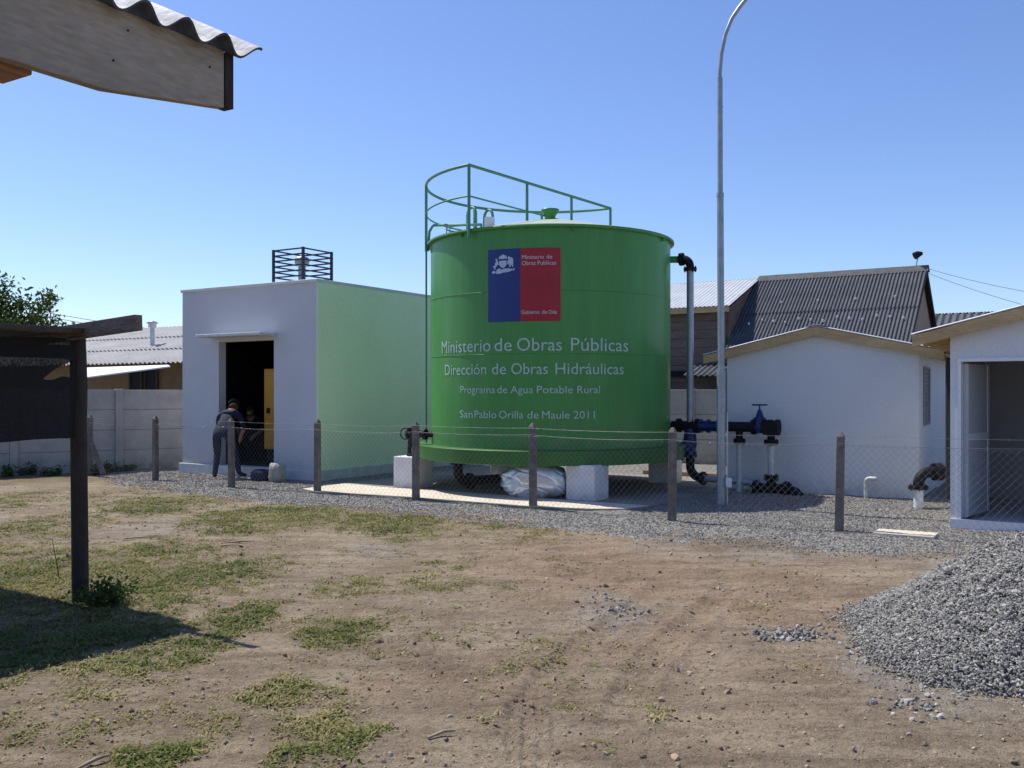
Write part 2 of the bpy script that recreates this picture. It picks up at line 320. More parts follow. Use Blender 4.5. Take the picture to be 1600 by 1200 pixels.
def rust_mask(x, y):
    g = np.zeros_like(x)
    for (x0,x1,y0,y1,s) in [(700,1250,835,960,0.75),(900,1400,870,1010,0.6),(540,640,1050,1085,0.6),(850,1300,960,1200,0.4),(560,900,1010,1100,0.3)]:
        g = np.maximum(g, s*epx(x, y, x0, x1, y0, y1))
    return np.clip(g*1.2+(fbm(x*1.3, y*1.3, 41, 4)-0.5)*1.0-0.1, 0, 1)
def dark_mask(x, y):
    g = np.zeros_like(x)
    for (x0,x1,y0,y1,s) in [(1000,1320,838,868,0.8),(560,760,1000,1050,0.55),(700,900,985,1080,0.45),(1050,1250,1000,1080,0.35),(880,1100,1020,1120,0.35),(-200,215,734,755,1.0),(930,1080,880,930,0.3),(1190,1300,890,930,0.4)]:
        g = np.maximum(g, s*epx(x, y, x0, x1, y0, y1))
    return np.clip(g*1.1+(fbm(x*2.4, y*2.4, 51, 5)-0.5)*1.7-0.2, 0, 1)
PILE = (3.66, 5.92); PILE_R = 1.52; PILE_H = 0.88
RUTS = [(-0.64, 9.32, 2.33, 6.37, 0.1), (-0.27, 9.91, 3.06, 7.16, 0.1), (-0.87, 7.89, 1.64, 5.28, 0.11), (-0.05, 3.94, 1.14, 7.89, 0.1), (0.41, 3.94, 1.77, 8.03, 0.1)]
def ground_z(x, y):
    z = (fbm(x*0.8, y*0.8, 3, 4)-0.5)*0.05+(fbm(x*6, y*6, 13, 4)-0.5)*0.022+np.maximum(fbm(x*16, y*16, 23, 3)-0.62, 0)*0.05
    cx = 0.10+0.02*(y-4.5)                                       # a short tyre print in the dust
    tr = np.exp(-((x-cx)/0.13)**4)*np.clip((5.3-y)*1.4, 0, 1)
    z = z+tr*(0.008*np.cos((x-cx)*90)+0.007*np.sin(y*70+np.abs(x-cx)*40)-0.010)
    for (ax, ay, bx, by, wd) in RUTS:                            # shallow wheel ruts
        dx, dy = bx-ax, by-ay; L2 = dx*dx+dy*dy; t = ((x-ax)*dx+(y-ay)*dy)/L2; ds = ((x-ax)*dy-(y-ay)*dx)/math.sqrt(L2)+0.12*np.sin(t*5)
        k = np.clip(t*6, 0, 1)*np.clip((1-t)*6, 0, 1); z = z-k*0.016*np.exp(-(ds/wd)**4)+k*0.010*np.exp(-((np.abs(ds)-wd*1.35)/(wd*.35))**2)
    far = np.clip((np.hypot(x, y)-60)/40, 0, 1)
    return z*(1-far)-0.012

# ------------------------------------------------------------------ ground (one sheet to the horizon)
def ground_material():
    m = bpy.data.materials.new('yard_soil'); m.use_nodes = True; N, L = nodes(m); b = N['Principled BSDF']
    b.inputs['Roughness'].default_value = 0.95; b.inputs['Specular IOR Level'].default_value = 0.15
    tc = N.new('ShaderNodeTexCoord')
    def noise(sc, det=6, ro=0.6):
        n = N.new('ShaderNodeTexNoise'); n.inputs['Scale'].default_value = sc; n.inputs['Detail'].default_value = det; n.inputs['Roughness'].default_value = ro; L.new(tc.outputs['Object'], n.inputs[0]); return n.outputs[0]
    def rng_(s, a, b_, c=0, d=1):
        r = N.new('ShaderNodeMapRange'); r.inputs[1].default_value = a; r.inputs[2].default_value = b_; r.inputs[3].default_value = c; r.inputs[4].default_value = d; L.new(s, r.inputs[0]); return r.outputs[0]
    def mixc(f, a, b_):
        x = N.new('ShaderNodeMix'); x.data_type = 'RGBA'
        if isinstance(f, float): x.inputs[0].default_value = f
        else: L.new(f, x.inputs[0])
        for i, c in ((6, a), (7, b_)):
            if isinstance(c, tuple): x.inputs[i].default_value = (*c, 1)
            else: L.new(c, x.inputs[i])
        return x.outputs[2]
    def at(n):
        a = N.new('ShaderNodeAttribute'); a.attribute_name = n; return a.outputs['Fac']
    def mul(a, b_):
        x = N.new('ShaderNodeMath'); x.operation = 'MULTIPLY'; L.new(a, x.inputs[0])
        if isinstance(b_, float): x.inputs[1].default_value = b_
        else: L.new(b_, x.inputs[1])
        return x.outputs[0]
    c = mixc(rng_(noise(1.4, 8), 0.35, 0.65), (0.50,0.415,0.30), (0.33,0.262,0.188))
    c = mixc(mul(at('rust'), 0.85), c, (0.42,0.290,0.195))
    c = mixc(mul(at('dust'), 0.85), c, (0.42,0.385,0.34))
    c = mixc(mul(at('dark'), 0.75), c, (0.20,0.15,0.105))
    c = mixc(mul(at('grass'), 0.7), c, (0.215,0.185,0.098))
    sm = N.new('ShaderNodeMapping'); sm.inputs['Rotation'].default_value = (0,0,0.28); sm.inputs['Scale'].default_value = (0.55,2.6,1); L.new(tc.outputs['Object'], sm.inputs[0])
    sn = N.new('ShaderNodeTexNoise'); sn.inputs['Scale'].default_value = 2.2; sn.inputs['Detail'].default_value = 9; sn.inputs['Roughness'].default_value = 0.72; L.new(sm.outputs[0], sn.inputs[0])
    c = mixc(rng_(sn.outputs[0], 0.46, 0.64, 0, 0.72), c, (0.195,0.142,0.102))            # dragged streaks of darker soil
    c = mixc(rng_(noise(5.5, 8, 0.75), 0.52, 0.68, 0, 0.5), c, (0.24,0.180,0.125))
    c = mixc(rng_(noise(21, 8, 0.75), 0.50, 0.70, 0, 0.8), c, (0.115,0.088,0.064))     # crumbs of darker soil
    c = mixc(rng_(noise(60, 4, 0.6), 0.60, 0.72, 0, 0.6), c, (0.58,0.50,0.40))      # pale grit
    v = N.new('ShaderNodeTexVoronoi'); v.inputs['Scale'].default_value = 42; L.new(tc.outputs['Object'], v.inputs[0])
    peb = mul(rng_(v.outputs['Distance'], 0.16, 0.24, 1, 0), rng_(noise(5, 3), 0.5, 0.6))
    c = mixc(mul(peb, 0.6), c, mixc(v.outputs['Color'], (0.16,0.14,0.12), (0.40,0.37,0.33)))
    f = rng_(noise(110, 3), 0.3, 0.7, 0.78, 1.2); vm = N.new('ShaderNodeVectorMath'); vm.operation = 'SCALE'; L.new(c, vm.inputs[0]); L.new(f, vm.inputs[3])
    L.new(vm.outputs[0], b.inputs['Base Color'])
    h1 = noise(18, 8, 0.72); h2 = noise(75, 5, 0.7)
    ad = N.new('ShaderNodeMath'); ad.operation = 'MULTIPLY_ADD'; L.new(h2, ad.inputs[0]); ad.inputs[1].default_value = 0.45; L.new(h1, ad.inputs[2])
    a2 = N.new('ShaderNodeMath'); a2.operation = 'MULTIPLY_ADD'; L.new(peb, a2.inputs[0]); a2.inputs[1].default_value = 0.25; L.new(ad.outputs[0], a2.inputs[2])
    bp = N.new('ShaderNodeBump'); bp.inputs['Strength'].default_value = 1.0; bp.inputs['Distance'].default_value = 0.06
    L.new(a2.outputs[0], bp.inputs['Height']); L.new(bp.outputs[0], b.inputs['Normal']); return m
def build_ground():
    th = np.concatenate([np.linspace(R_(-90-135), R_(-90+0)+R_(138-45-5), 60)*0+0]) if False else None
    a = np.concatenate([np.linspace(R_(48), R_(132), 860), np.linspace(R_(132), R_(408), 90)[1:-1]])
    rr = np.concatenate([[0.4,1,1.8,2.6], np.geomspace(3.2, 24, 420), np.geomspace(25, 900, 34)])
    A, Rr = np.meshgrid(a, rr); x = (Rr*np.cos(A)).ravel(); y = (Rr*np.sin(A)).ravel()
    V = np.stack([x, y, ground_z(x, y)], 1); na, nr = len(a), len(rr)
    i, j = np.meshgrid(np.arange(nr-1), np.arange(na), indexing='ij'); j2 = (j+1) % na
    Fc = np.stack([(i*na+j), (i+1)*na+j, (i+1)*na+j2, i*na+j2], -1).reshape(-1, 4)
    o = np_mesh('ground', V, Fc, ground_material(), dict(grass=grass_mask(x, y), dust=dust_mask(x, y), rust=rust_mask(x, y), dark=dark_mask(x, y)), True)
    tag(o, 'dry brown dirt yard with worn grass and tyre prints', 'ground', kind='structure')
    # little cap under the camera
    return o
build_ground()

# ------------------------------------------------------------------ gravel strip, stones
STONE = [(0.46,0.44,0.42),(0.30,0.295,0.30),(0.38,0.365,0.35),(0.56,0.54,0.51),(0.24,0.24,0.25),(0.42,0.40,0.39)]
M['stone'] = attr_mat('gravel_stone', 0.9, [(0.08,0.079,0.076),(0.18,0.177,0.167),(0.27,0.265,0.248),(0.14,0.137,0.13),(0.31,0.30,0.28),(0.47,0.455,0.425)])
M['heap_stone'] = attr_mat('heap_stone', 0.9, [(0.115,0.113,0.108),(0.215,0.211,0.20),(0.29,0.284,0.266),(0.18,0.176,0.168),(0.33,0.322,0.30),(0.44,0.428,0.40)])
M['clod'] = attr_mat('soil_clod', 0.95, [(0.13,0.095,0.066),(0.22,0.165,0.115),(0.31,0.24,0.17),(0.36,0.285,0.205),(0.44,0.37,0.28)])
ICO_V = None
def ico():
    bm = bmesh.new(); bmesh.ops.create_icosphere(bm, subdivisions=1, radius=1.0); v = np.array([p.co[:] for p in bm.verts]); f = np.array([[q.index for q in p.verts] for p in bm.faces]); bm.free(); return v, f
IV, IF = ico()
OV = np.array([(1,0,0),(-1,0,0),(0,1,0),(0,-1,0),(0,0,1),(0,0,-1)], float); OF = np.array([(0,2,4),(2,1,4),(1,3,4),(3,0,4),(2,0,5),(1,2,5),(3,1,5),(0,3,5)])
def stones(name, P, S, m, shape='ico', flat=0.62, tint=None):
    bv, bf = (IV, IF) if shape == 'ico' else (OV, OF); n, k = len(P), len(bv)
    sc = S[:,None]*np.stack([rng.uniform(.75,1.25,n), rng.uniform(.6,1.0,n), rng.uniform(.45,.8,n)*flat/0.62], 1)
    jit = 1+rng.uniform(-.36,.36,(n,k))
    v = bv[None]*jit[...,None]*sc[:,None,:]
    q = rng.normal(size=(n,4)); q[:,1:3] *= 0.45; q /= np.linalg.norm(q, axis=1)[:,None]; w_, x, y, z = q.T
    Rm = np.stack([1-2*(y*y+z*z),2*(x*y-z*w_),2*(x*z+y*w_),2*(x*y+z*w_),1-2*(x*x+z*z),2*(y*z-x*w_),2*(x*z-y*w_),2*(y*z+x*w_),1-2*(x*x+y*y)],1).reshape(n,3,3)
    v = np.einsum('nij,nkj->nki', Rm, v)+P[:,None,:]
    Fc = (bf[None]+(np.arange(n)*k)[:,None,None]).reshape(-1,3)
    t = np.repeat(rng.uniform(0,1,n) if tint is None else tint, k)
    return np_mesh(name, v.reshape(-1,3), Fc, m, dict(tint=t))
def gravel_sheet_mat():
    m = bpy.data.materials.new('gravel_bed'); m.use_nodes = True; N, L = nodes(m); b = N['Principled BSDF']; b.inputs['Roughness'].default_value = 0.95
    tc = N.new('ShaderNodeTexCoord'); v = N.new('ShaderNodeTexVoronoi'); v.inputs['Scale'].default_value = 50; v.inputs['Randomness'].default_value = 1; L.new(tc.outputs['Object'], v.inputs[0])
    bw = N.new('ShaderNodeRGBToBW'); L.new(v.outputs['Color'], bw.inputs[0])
    cr = N.new('ShaderNodeValToRGB'); e = cr.color_ramp.elements; e[0].position = 0.15; e[0].color = (0.10,0.098,0.092,1); e[1].position = 0.85; e[1].color = (0.32,0.31,0.29,1); L.new(bw.outputs[0], cr.inputs[0])
    L.new(cr.outputs[0], b.inputs['Base Color'])
    bp = N.new('ShaderNodeBump'); bp.inputs['Strength'].default_value = 1.0; bp.inputs['Distance'].default_value = 0.02; bp.invert = True; L.new(v.outputs['Distance'], bp.inputs['Height']); L.new(bp.outputs[0], b.inputs['Normal']); return m
def gravel_h(x, y):
    return np.minimum(gravel_mask(x, y), 1.3)*0.035-0.026+(fbm(x*2.2, y*2.2, 61, 4)-0.5)*0.05+(fbm(x*9, y*9, 67, 3)-0.5)*0.02
def build_gravel():
    n1, n2 = 420, 150
    r = np.linspace(-21, 9, n1); t = np.linspace(-0.9, 6.4, n2)
    Rr, T = np.meshgrid(r, t, indexing='ij'); fb = np.interp(Rr, GPb[:,0], GPb[:,1])
    # the bed fills the yard back to the boundary walls
    B = fb+np.where(T < 1.2, T, 1.2+(T-1.2)*1.9)
    x = (Rr*GR[0]+B*GB[0]).ravel(); y = (Rr*GR[1]+B*GB[1]).ravel()
    V = np.stack([x, y, gravel_h(x, y)], 1)
    i, j = np.meshgrid(np.arange(n1-1), np.arange(n2-1), indexing='ij')
    Fc = np.stack([i*n2+j, (i+1)*n2+j, (i+1)*n2+j+1, i*n2+j+1], -1).reshape(-1,4)
    tag(np_mesh('gravel_yard', V, Fc, gravel_sheet_mat(), None, True), 'grey gravel bed inside and along the wire fence', 'gravel', kind='structure')
build_gravel()

# tank position used by several builders
TC = Vector((0.63, 15.39, 0)); TR = 1.97; RING_R = 2.2
TCr, TCb = RB(TC.x, TC.y)
SL = (TCr-3.05, TCr+2.5, TCb-2.68, TCb+2.62)          # concrete slab in yard coordinates
PH = Vector((-3.43, 16.3, 0)); PHr, PHb = RB(PH.x, PH.y)   # pump house front right corner
H1 = Vector((5.95, 13.57, 0)); H1r, H1b = RB(H1.x, H1.y)
H2 = Vector((5.10, 10.80, 0)); H2r, H2b = RB(H2.x, H2.y)
def free(x, y):
    r = x*GR[0]+y*GR[1]; b = x*GB[0]+y*GB[1]
    return ~(((r > SL[0]) & (r < SL[1]) & (b > SL[2]) & (b < SL[3])) | ((r > PHr-3.6) & (r < PHr+0.1) & (b > PHb-0.12)) | ((r > H1r-2.95) & (r < H1r+0.03) & (b > H1b-0.03)) | ((r > H2r-0.02) & (b > H2b-0.04)))
def scatter_gravel():
    n = 200000
    r = rng.uniform(-21, 6, n); t = rng.uniform(-0.55, 1, n)**1; b = np.interp(r, GPb[:,0], GPb[:,1])+np.where(t < 0, t*0.9, t*4.6)
    x = r*GR[0]+b*GB[0]; y = r*GR[1]+b*GB[1]
    g = gravel_mask(x, y)-0.5; keep = (rng.uniform(0,1,n) < np.where(g < 0, np.exp(g*3.2)*0.33, 1.0)) & free(x, y) & (np.abs(x) < y*0.6+0.8)
    x, y = x[keep], y[keep]; z = np.maximum(gravel_h(x, y), ground_z(x, y))
    S = rng.uniform(0.006, 0.0135, len(x))
    o = stones('gravel_stones', np.stack([x, y, z+S*0.3], 1), S, M['stone'], 'oct')
    tag(o, 'loose grey crushed stones scattered over the gravel bed', 'gravel', kind='stuff')
scatter_gravel()
def build_pile():
    n1, n2 = 130, 240; rad = np.linspace(0, PILE_R+0.7, n1); a = np.linspace(0, 2*math.pi, n2, endpoint=False); Rr, A = np.meshgrid(rad, a, indexing='ij')
    def hp(x, y):
        d = np.hypot(x-PILE[0], y-PILE[1]); ang = np.arctan2(y-PILE[1], x-PILE[0])
        rr = PILE_R*(1+0.10*np.sin(ang*2+1)+0.05*np.sin(ang*5+2))
        h = PILE_H*(1-d/rr); h = np.where(h > 0.03, h, 0.03*np.exp((h-0.03)*12))
        h = np.minimum(h, PILE_H-0.10+0.1*np.tanh((h-PILE_H+0.10)*8))
        return h-0.03+(fbm(x*2.6, y*2.6, 71, 4)-0.5)*0.11*np.clip(h*3, 0, 1)+(fbm(x*11, y*11, 73, 2)-0.5)*0.03
    x = (PILE[0]+Rr*np.cos(A)).ravel(); y = (PILE[1]+Rr*np.sin(A)).ravel(); bed = (np.stack([x, y, hp(x, y)-0.016-0.06*np.clip(1-hp(x, y)*9, 0, 1)], 1))
    i, j = np.meshgrid(np.arange(n1-1), np.arange(n2), indexing='ij'); j2 = (j+1) % n2
    Fc = np.stack([i*n2+j, (i+1)*n2+j, (i+1)*n2+j2, i*n2+j2], -1).reshape(-1,4)
    n = 175000; rad = (PILE_R+0.7)*np.sqrt(rng.uniform(0,1,n)); a = rng.uniform(0, 2*math.pi, n); x = PILE[0]+rad*np.cos(a); y = PILE[1]+rad*np.sin(a)
    h = hp(x, y); keep = (rng.uniform(0,1,n) < np.clip((h+0.02)*9, 0.015, 1)**1.5) & (x < y*0.60+1.7); x, y, h = x[keep], y[keep], h[keep]
    S = rng.uniform(0.0038, 0.0112, len(x))*np.where(rng.uniform(0,1,len(x)) < 0.08, 1.6, 1)
    o = stones('gravel_heap', np.stack([x, y, np.maximum(h, ground_z(x, y))+S*0.35], 1), S, M['heap_stone'])
    # join the bed of the heap into the same object
    me = o.data; b = np_mesh('bed', bed, Fc, M['heap_stone'], dict(tint=np.full(len(bed), 0.08)), True)
    bm = bmesh.new(); bm.from_mesh(me); bm.from_mesh(b.data); bm.to_mesh(me); bm.free(); bpy.data.objects.remove(b)
    tag(o, 'heap of crushed grey stone spilling onto the dirt at right', 'gravel heap', kind='stuff')
build_pile()
def scatter_clods():
    n = 26000; y = 3.6+12*rng.uniform(0,1,n)**1.5; x = rng.uniform(-0.62,0.62,n)*y
    pr = 0.25+0.75*np.clip(dark_mask(x, y)+dust_mask(x, y)*0.6+rust_mask(x, y)*0.4, 0, 1); k = (rng.uniform(0,1,n) < pr) & (gravel_mask(x, y) < 0.2); x, y = x[k], y[k]
    S = rng.gamma(1.3, 0.0034, len(x))+0.002; S = np.minimum(S, 0.026)
    o = stones('soil_clods', np.stack([x, y, ground_z(x, y)+S*0.25], 1), S, M['clod'])
    tag(o, 'small earth clods and pebbles strewn over the bare dirt', 'pebbles', kind='stuff')
    pt = []                                                     # two little spills of crushed stone
    for (x0,x1,y0,y1,c) in [(1185,1285,978,1002,170),(905,1010,928,965,55),(1320,1420,985,1030,260),(1370,1480,1075,1120,70),(1430,1560,1020,1080,200)]:
        for i in range(c):
            p = gnd(random.gauss((x0+x1)/2, (x1-x0)/4), random.gauss((y0+y1)/2, (y1-y0)/4)); pt.append((p.x, p.y))
    P = np.array(pt); S = rng.uniform(0.008, 0.022, len(P)); o = stones('spilled_stones', np.stack([P[:,0], P[:,1], ground_z(P[:,0], P[:,1])+S*0.3], 1), S, M['stone'])
    tag(o, 'thin spills of grey crushed stone lying on the open dirt', 'gravel', kind='stuff')
scatter_clods()

# ------------------------------------------------------------------ grass
M['blade'] = attr_mat('grass_blade', 0.7, [(0.11,0.145,0.036),(0.175,0.20,0.060),(0.27,0.26,0.100),(0.37,0.325,0.16),(0.46,0.39,0.23)], translucent=0.35)
M['leaf'] = attr_mat('tree_leaf', 0.55, [(0.035,0.065,0.012),(0.055,0.095,0.018),(0.085,0.13,0.028),(0.13,0.17,0.045)], translucent=0.3)
def build_grass():
    n = 520000; u = rng.uniform(0,1,n); y = 3.5*(14.8/3.5)**(u**0.85); x = rng.uniform(-0.63,0.35,n)*y
    g = grass_mask(x, y); k = rng.uniform(0,1,n) < np.clip(g*1.4-0.03, 0, 1)**1.25*np.clip((fbm(x*11, y*11, 95, 3)-0.26)*3.4, 0.08, 1); x, y, g = x[k], y[k], g[k]
    n = len(x); cl = fbm(x*5, y*5, 81, 3)
    h = (0.007+0.028*rng.uniform(0,1,n)**2.2)*(0.5+0.9*cl)*(0.55+0.6*g); a = rng.uniform(0, 2*math.pi, n); lean = rng.uniform(0.5,2.4,n)*h; wd = rng.uniform(0.0025,0.006,n)*(0.7+0.05*y)
    br = rng.uniform(0,1,n) < 0.55; h = np.where(br, h*0.55, h); wd = np.where(br, wd*1.9, wd); lean = np.where(br, lean*0.8, lean)      # broad little leaves between blades
    z = ground_z(x, y); ca, sa = np.cos(a), np.sin(a)
    b0 = np.stack([x-sa*wd, y+ca*wd, z-0.004], 1); b1 = np.stack([x+sa*wd, y-ca*wd, z-0.004], 1)
    m0 = np.stack([x+ca*lean*.45-sa*wd*.8, y+sa*lean*.45+ca*wd*.8, z+h*.7], 1); m1 = np.stack([x+ca*lean*.45+sa*wd*.8, y+sa*lean*.45-ca*wd*.8, z+h*.7], 1)
    t0 = np.stack([x+ca*lean, y+sa*lean, z+h], 1)
    V = np.stack([b0,b1,m1,m0,t0],1).reshape(-1,3); i = np.arange(n)*5
    Fc = np.concatenate([np.stack([i,i+1,i+2],1), np.stack([i,i+2,i+3],1), np.stack([i+3,i+2,i+4],1)])
    tint = np.clip(0.86-g*0.62+(fbm(x*2, y*2, 91, 3)-0.5)*1.1+rng.normal(0,0.16,n), 0, 1)
    tag(np_mesh('grass', V, Fc, M['blade'], dict(tint=np.repeat(tint,5))), 'short patchy grass growing through the dry dirt', 'grass', kind='stuff')
build_grass()
def weed(name, label, base, rad, h, nl, lsz, tint0, group=None):
    t = thing(name, label, 'weed', base, 0, group); st = MB(); P = []
    for i in range(max(5, nl//40)):
        a = random.uniform(0, 6.28); rr = rad*math.sqrt(random.random()); hh = h*random.uniform(.5,1)*(1-0.4*(rr/rad)**2); tip = (rr*math.cos(a), rr*math.sin(a), hh)
        st.tube([(tip[0]*.2, tip[1]*.2, -0.01), (tip[0]*.7, tip[1]*.7, hh*.6), tip], [0.004,0.003,0.0015], 4); P.append(tip)
    st.build('stem', M['bark'], t)
    V = []; T = []
    for i in range(nl):
        p = random.choice(P); s = random.uniform(.15,1); c = np.array([p[0]*(.3+.7*s), p[1]*(.3+.7*s), p[2]*s])+np.array([random.gauss(0,rad*.16) for _ in range(3)]); c[2] = max(c[2], 0.01)
        d = rng.normal(size=3); d /= np.linalg.norm(d); e = np.cross(d, rng.normal(size=3)); e /= np.linalg.norm(e); l = lsz*random.uniform(.6,1.3)
        V += [c-d*l, c+e*l*.45, c+d*l, c-e*l*.45]; T += [tint0+random.uniform(0,.5)]*4
    o = np_mesh('leaves', np.array(V), np.arange(len(V)).reshape(-1,4), M['leaf'], dict(tint=np.array(T))); o.parent = t
    return t

# ------------------------------------------------------------------ concrete slab, cover, formwork
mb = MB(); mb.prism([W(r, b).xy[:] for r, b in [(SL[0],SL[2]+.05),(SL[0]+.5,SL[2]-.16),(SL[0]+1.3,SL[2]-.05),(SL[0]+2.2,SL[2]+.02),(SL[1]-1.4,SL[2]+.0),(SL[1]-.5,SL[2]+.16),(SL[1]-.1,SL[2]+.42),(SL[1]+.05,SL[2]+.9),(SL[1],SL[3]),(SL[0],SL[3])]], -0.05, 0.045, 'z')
tag(mb.build('concrete_slab', M['shaded_concrete']), 'concrete slab under the green tank, coloured dark grey for its shade', 'slab', kind='structure')  # shade below the tank is put into the slab's colour
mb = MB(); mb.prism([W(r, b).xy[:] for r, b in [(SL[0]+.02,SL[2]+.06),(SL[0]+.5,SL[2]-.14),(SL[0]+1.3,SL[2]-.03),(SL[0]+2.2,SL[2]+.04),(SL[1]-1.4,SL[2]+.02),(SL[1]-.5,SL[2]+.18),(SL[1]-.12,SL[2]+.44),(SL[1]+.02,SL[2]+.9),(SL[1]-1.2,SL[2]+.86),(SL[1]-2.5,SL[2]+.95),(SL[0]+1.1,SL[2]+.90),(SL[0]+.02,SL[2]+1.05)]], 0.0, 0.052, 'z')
tag(mb.build('lit_slab_strip', M['concrete']), 'pale cream strip painting the sunlit front of the tank slab', 'slab strip', kind='structure')  # added sheet keeps the slab's sunlit front pale
p = gnd(1415, 839); mb = MB(); mb.box((0,0,0.02), (0.62,0.34,0.06)); 
tag(mb.build('inspection_cover', M['concrete'], None, (p.x,p.y,0.0), GA, 0.008), 'pale flat concrete cover lying in the gravel near the open white door', 'cover')
a = W(SL[1]-2.0, SL[3]+.08, 0.05); b = W(SL[1]+0.4, SL[3]+.08, 0.05)
tag(MB().bar(a, b, 0.04, 0.13).build('formwork_plank', M['pine']), 'pale timber formwork plank along the rear edge of the concrete slab', 'plank')

# ------------------------------------------------------------------ water tank
tank = thing('water_tank', 'big round green steel water tank with painted lettering and roof railing', 'water tank', TC)
Z0, Z1 = 0.745, 4.0
def phi(xp):
    u = (xp-800)/F; A = u*u+1; Bq = -2*(u*TC.x+TC.y); Cq = TC.x**2+TC.y**2-TR**2; t = (-Bq-math.sqrt(Bq*Bq-4*A*Cq))/(2*A)
    return math.atan2(t-TC.y, t*u-TC.x)
def zat(xp, yp):
    a = phi(xp); Y = TC.y+TR*math.sin(a); return EYE-(yp-HOR)/F*Y
shell = MB().lathe([(TR, Z0-0.01), (TR, Z1-0.02)], 160).build('shell', M['tank_green'], tank)
for zs in (2.14, 3.06):                          # welded girth seams
    MB().tube(arc((0,0), TR, 0, 2*math.pi*159/160, zs, 159), .0055, 6, True).build('weld_seam', M['tank_green'], shell)
MB().lathe([(TR-0.05,Z1-0.028),(TR+0.055,Z1-0.028),(TR+0.062,Z1-0.022),(TR+0.062,Z1+0.004),(TR+0.05,Z1+0.010),(TR-0.05,Z1+0.010)], 128).build('roof_rim', M['tank_green'], tank)
rf = MB().lathe([(TR+0.05,Z1+0.015),(1.5,Z1+0.13),(1.0,Z1+0.25),(0.5,Z1+0.36),(0.0,Z1+0.43)], 96).build('roof', M['tank_roof'], tank)
MB().lathe([(0,Z1+.40),(.09,Z1+.40),(.09,Z1+.50),(.15,Z1+.58),(.15,Z1+.61),(0,Z1+.625)], 24).build('vent', M['tank_green'], rf)
MB().lathe([(0.3,0.53),(RING_R-.01,0.53),(RING_R,0.54),(RING_R,0.737),(RING_R-.008,0.745),(0.3,0.75)], 256, smooth=False).build('base_ring', M['tank_ring'], tank)
for i in range(7):
    a = i*2*math.pi/7+0.35; MB().box((math.cos(a)*(TR+.02), math.sin(a)*(TR+.02), Z1-.055), (.04,.012,.05), Matrix.Rotation(a, 3, 'Z')).build('roof_bracket', M['tank_green'], tank)
# railing: an arc round the left half, closed by a straight run across the roof
RAILH = 0.96; RR = TR+0.075
aN = math.atan2(-1.49, -1.18); aF = math.atan2(1.70, 1.2)-2*math.pi     # near-left post, far-right post
rail = MB(); posts = []
def rp(a, z): return Vector((RR*math.cos(a), RR*math.sin(a), z))
NP = 9
angs = [aN+(aF-aN)*i/NP for i in range(NP+1)]
for zz, r_ in ((Z1+RAILH, .024), (Z1+RAILH*.52, .014)):
    rail.tube(arc((0,0), RR, aN, aF, zz, 48), r_, 8); rail.tube([rp(aN, zz), rp(aF, zz)], r_, 8)
rl = rail.build('guard_rail', M['rail_green'], tank)
def zroof(rad): return Z1+0.43*(1-min(rad, TR)/TR)+0.0
def post(p): MB().tube([(p[0],p[1],min(zroof(math.hypot(p[0],p[1]))-.03, Z1+.4) if math.hypot(p[0],p[1]) < TR-.1 else Z1-.12), (p[0],p[1],Z1+RAILH+.01)], .024, 8).build('rail_post', M['rail_green'], rl)
for a in (angs[0], R_(186-360), R_(130-360), R_(92-360), angs[-1]): post(rp(a, 0))
for f_ in (0.36, 0.68): p_ = rp(aN,0).lerp(rp(aF,0), f_); post(p_)
# ladder with goosenecked stringers and hoops, at the rear left of the tank
la = R_(128); lr = TR+0.13; ld = Vector((math.cos(la), math.sin(la), 0)); lt = Vector((-ld.y, ld.x, 0))
lad = MB()
for s in (-.19, .19):
    base = ld*lr+lt*s; top = Z1+.80
    lad.tube([base+Vector((0,0,.3)), base+Vector((0,0,top))]+[base-ld*(.13-.13*math.cos(t))+Vector((0,0,top+.13*math.sin(t))) for t in (.5,1,1.57,2.1,2.6)]+[base-ld*.26+Vector((0,0,top)), base-ld*.26+Vector((0,0,Z1+.03))], .026, 8)
for i in range(15): z = .5+i*.29; lad.tube([ld*lr+lt*-.19+Vector((0,0,z)), ld*lr+lt*.19+Vector((0,0,z))], .012, 6)
lo = lad.build('ladder', M['rail_green'], tank)
cage = MB(); cc = ld*(lr+.33)
for z in (2.5, 3.3, Z1+.12, Z1+.62): cage.tube(arc(cc, .36, la-2.3, la+2.3, z, 20), .014, 6)
for k in range(5):
    a = la-1.6+.8*k; cage.tube([(cc.x+.36*math.cos(a), cc.y+.36*math.sin(a), 2.5), (cc.x+.36*math.cos(a), cc.y+.36*math.sin(a), Z1+.62)], .01, 6)
cage.build('safety_cage', M['rail_green'], lo)
# low knee rail inside the left edge, a small white box beside the ladder
k0 = px(669,392,15.3)-TC; k1 = px(671,362,15.3)-TC; k2 = px(678,352,15.1)-TC; k3 = px(752,351,14.3)-TC; k3b = px(752,366,14.3)-TC
MB().tube([k0, k1, k1.lerp(k2,.6)+Vector((0,0,.015)), k2, k3, k3b], .022, 8).build('knee_rail', M['rail_green'], rl)
q = Vector(((765-800)/F*14.6-TC.x, 14.6-TC.y, 0)); MB().box((q.x,q.y,zroof(q.length)+.09), (.16,.12,.17)).build('float_box', M['white_metal'], rf)
# side pipe along the left edge of the shell
a = math.pi+.05; xl = (TR+.075)*math.cos(a); yl = (TR+.075)*math.sin(a)
MB().tube([(xl,yl,.75),(xl,yl,Z1+.3)], .016, 8).build('level_pipe', M['rail_green'], tank)
# outlet stub near the top right
sa = math.atan2(-.32, 2.25); so_ = MB(); so_.tube([(math.cos(sa)*1.55, math.sin(sa)*1.55, 3.74), (math.cos(sa)*(TR+.16), math.sin(sa)*(TR+.16), 3.74)], .055, 16)
so_.build('outlet_stub', M['tank_green'], tank)
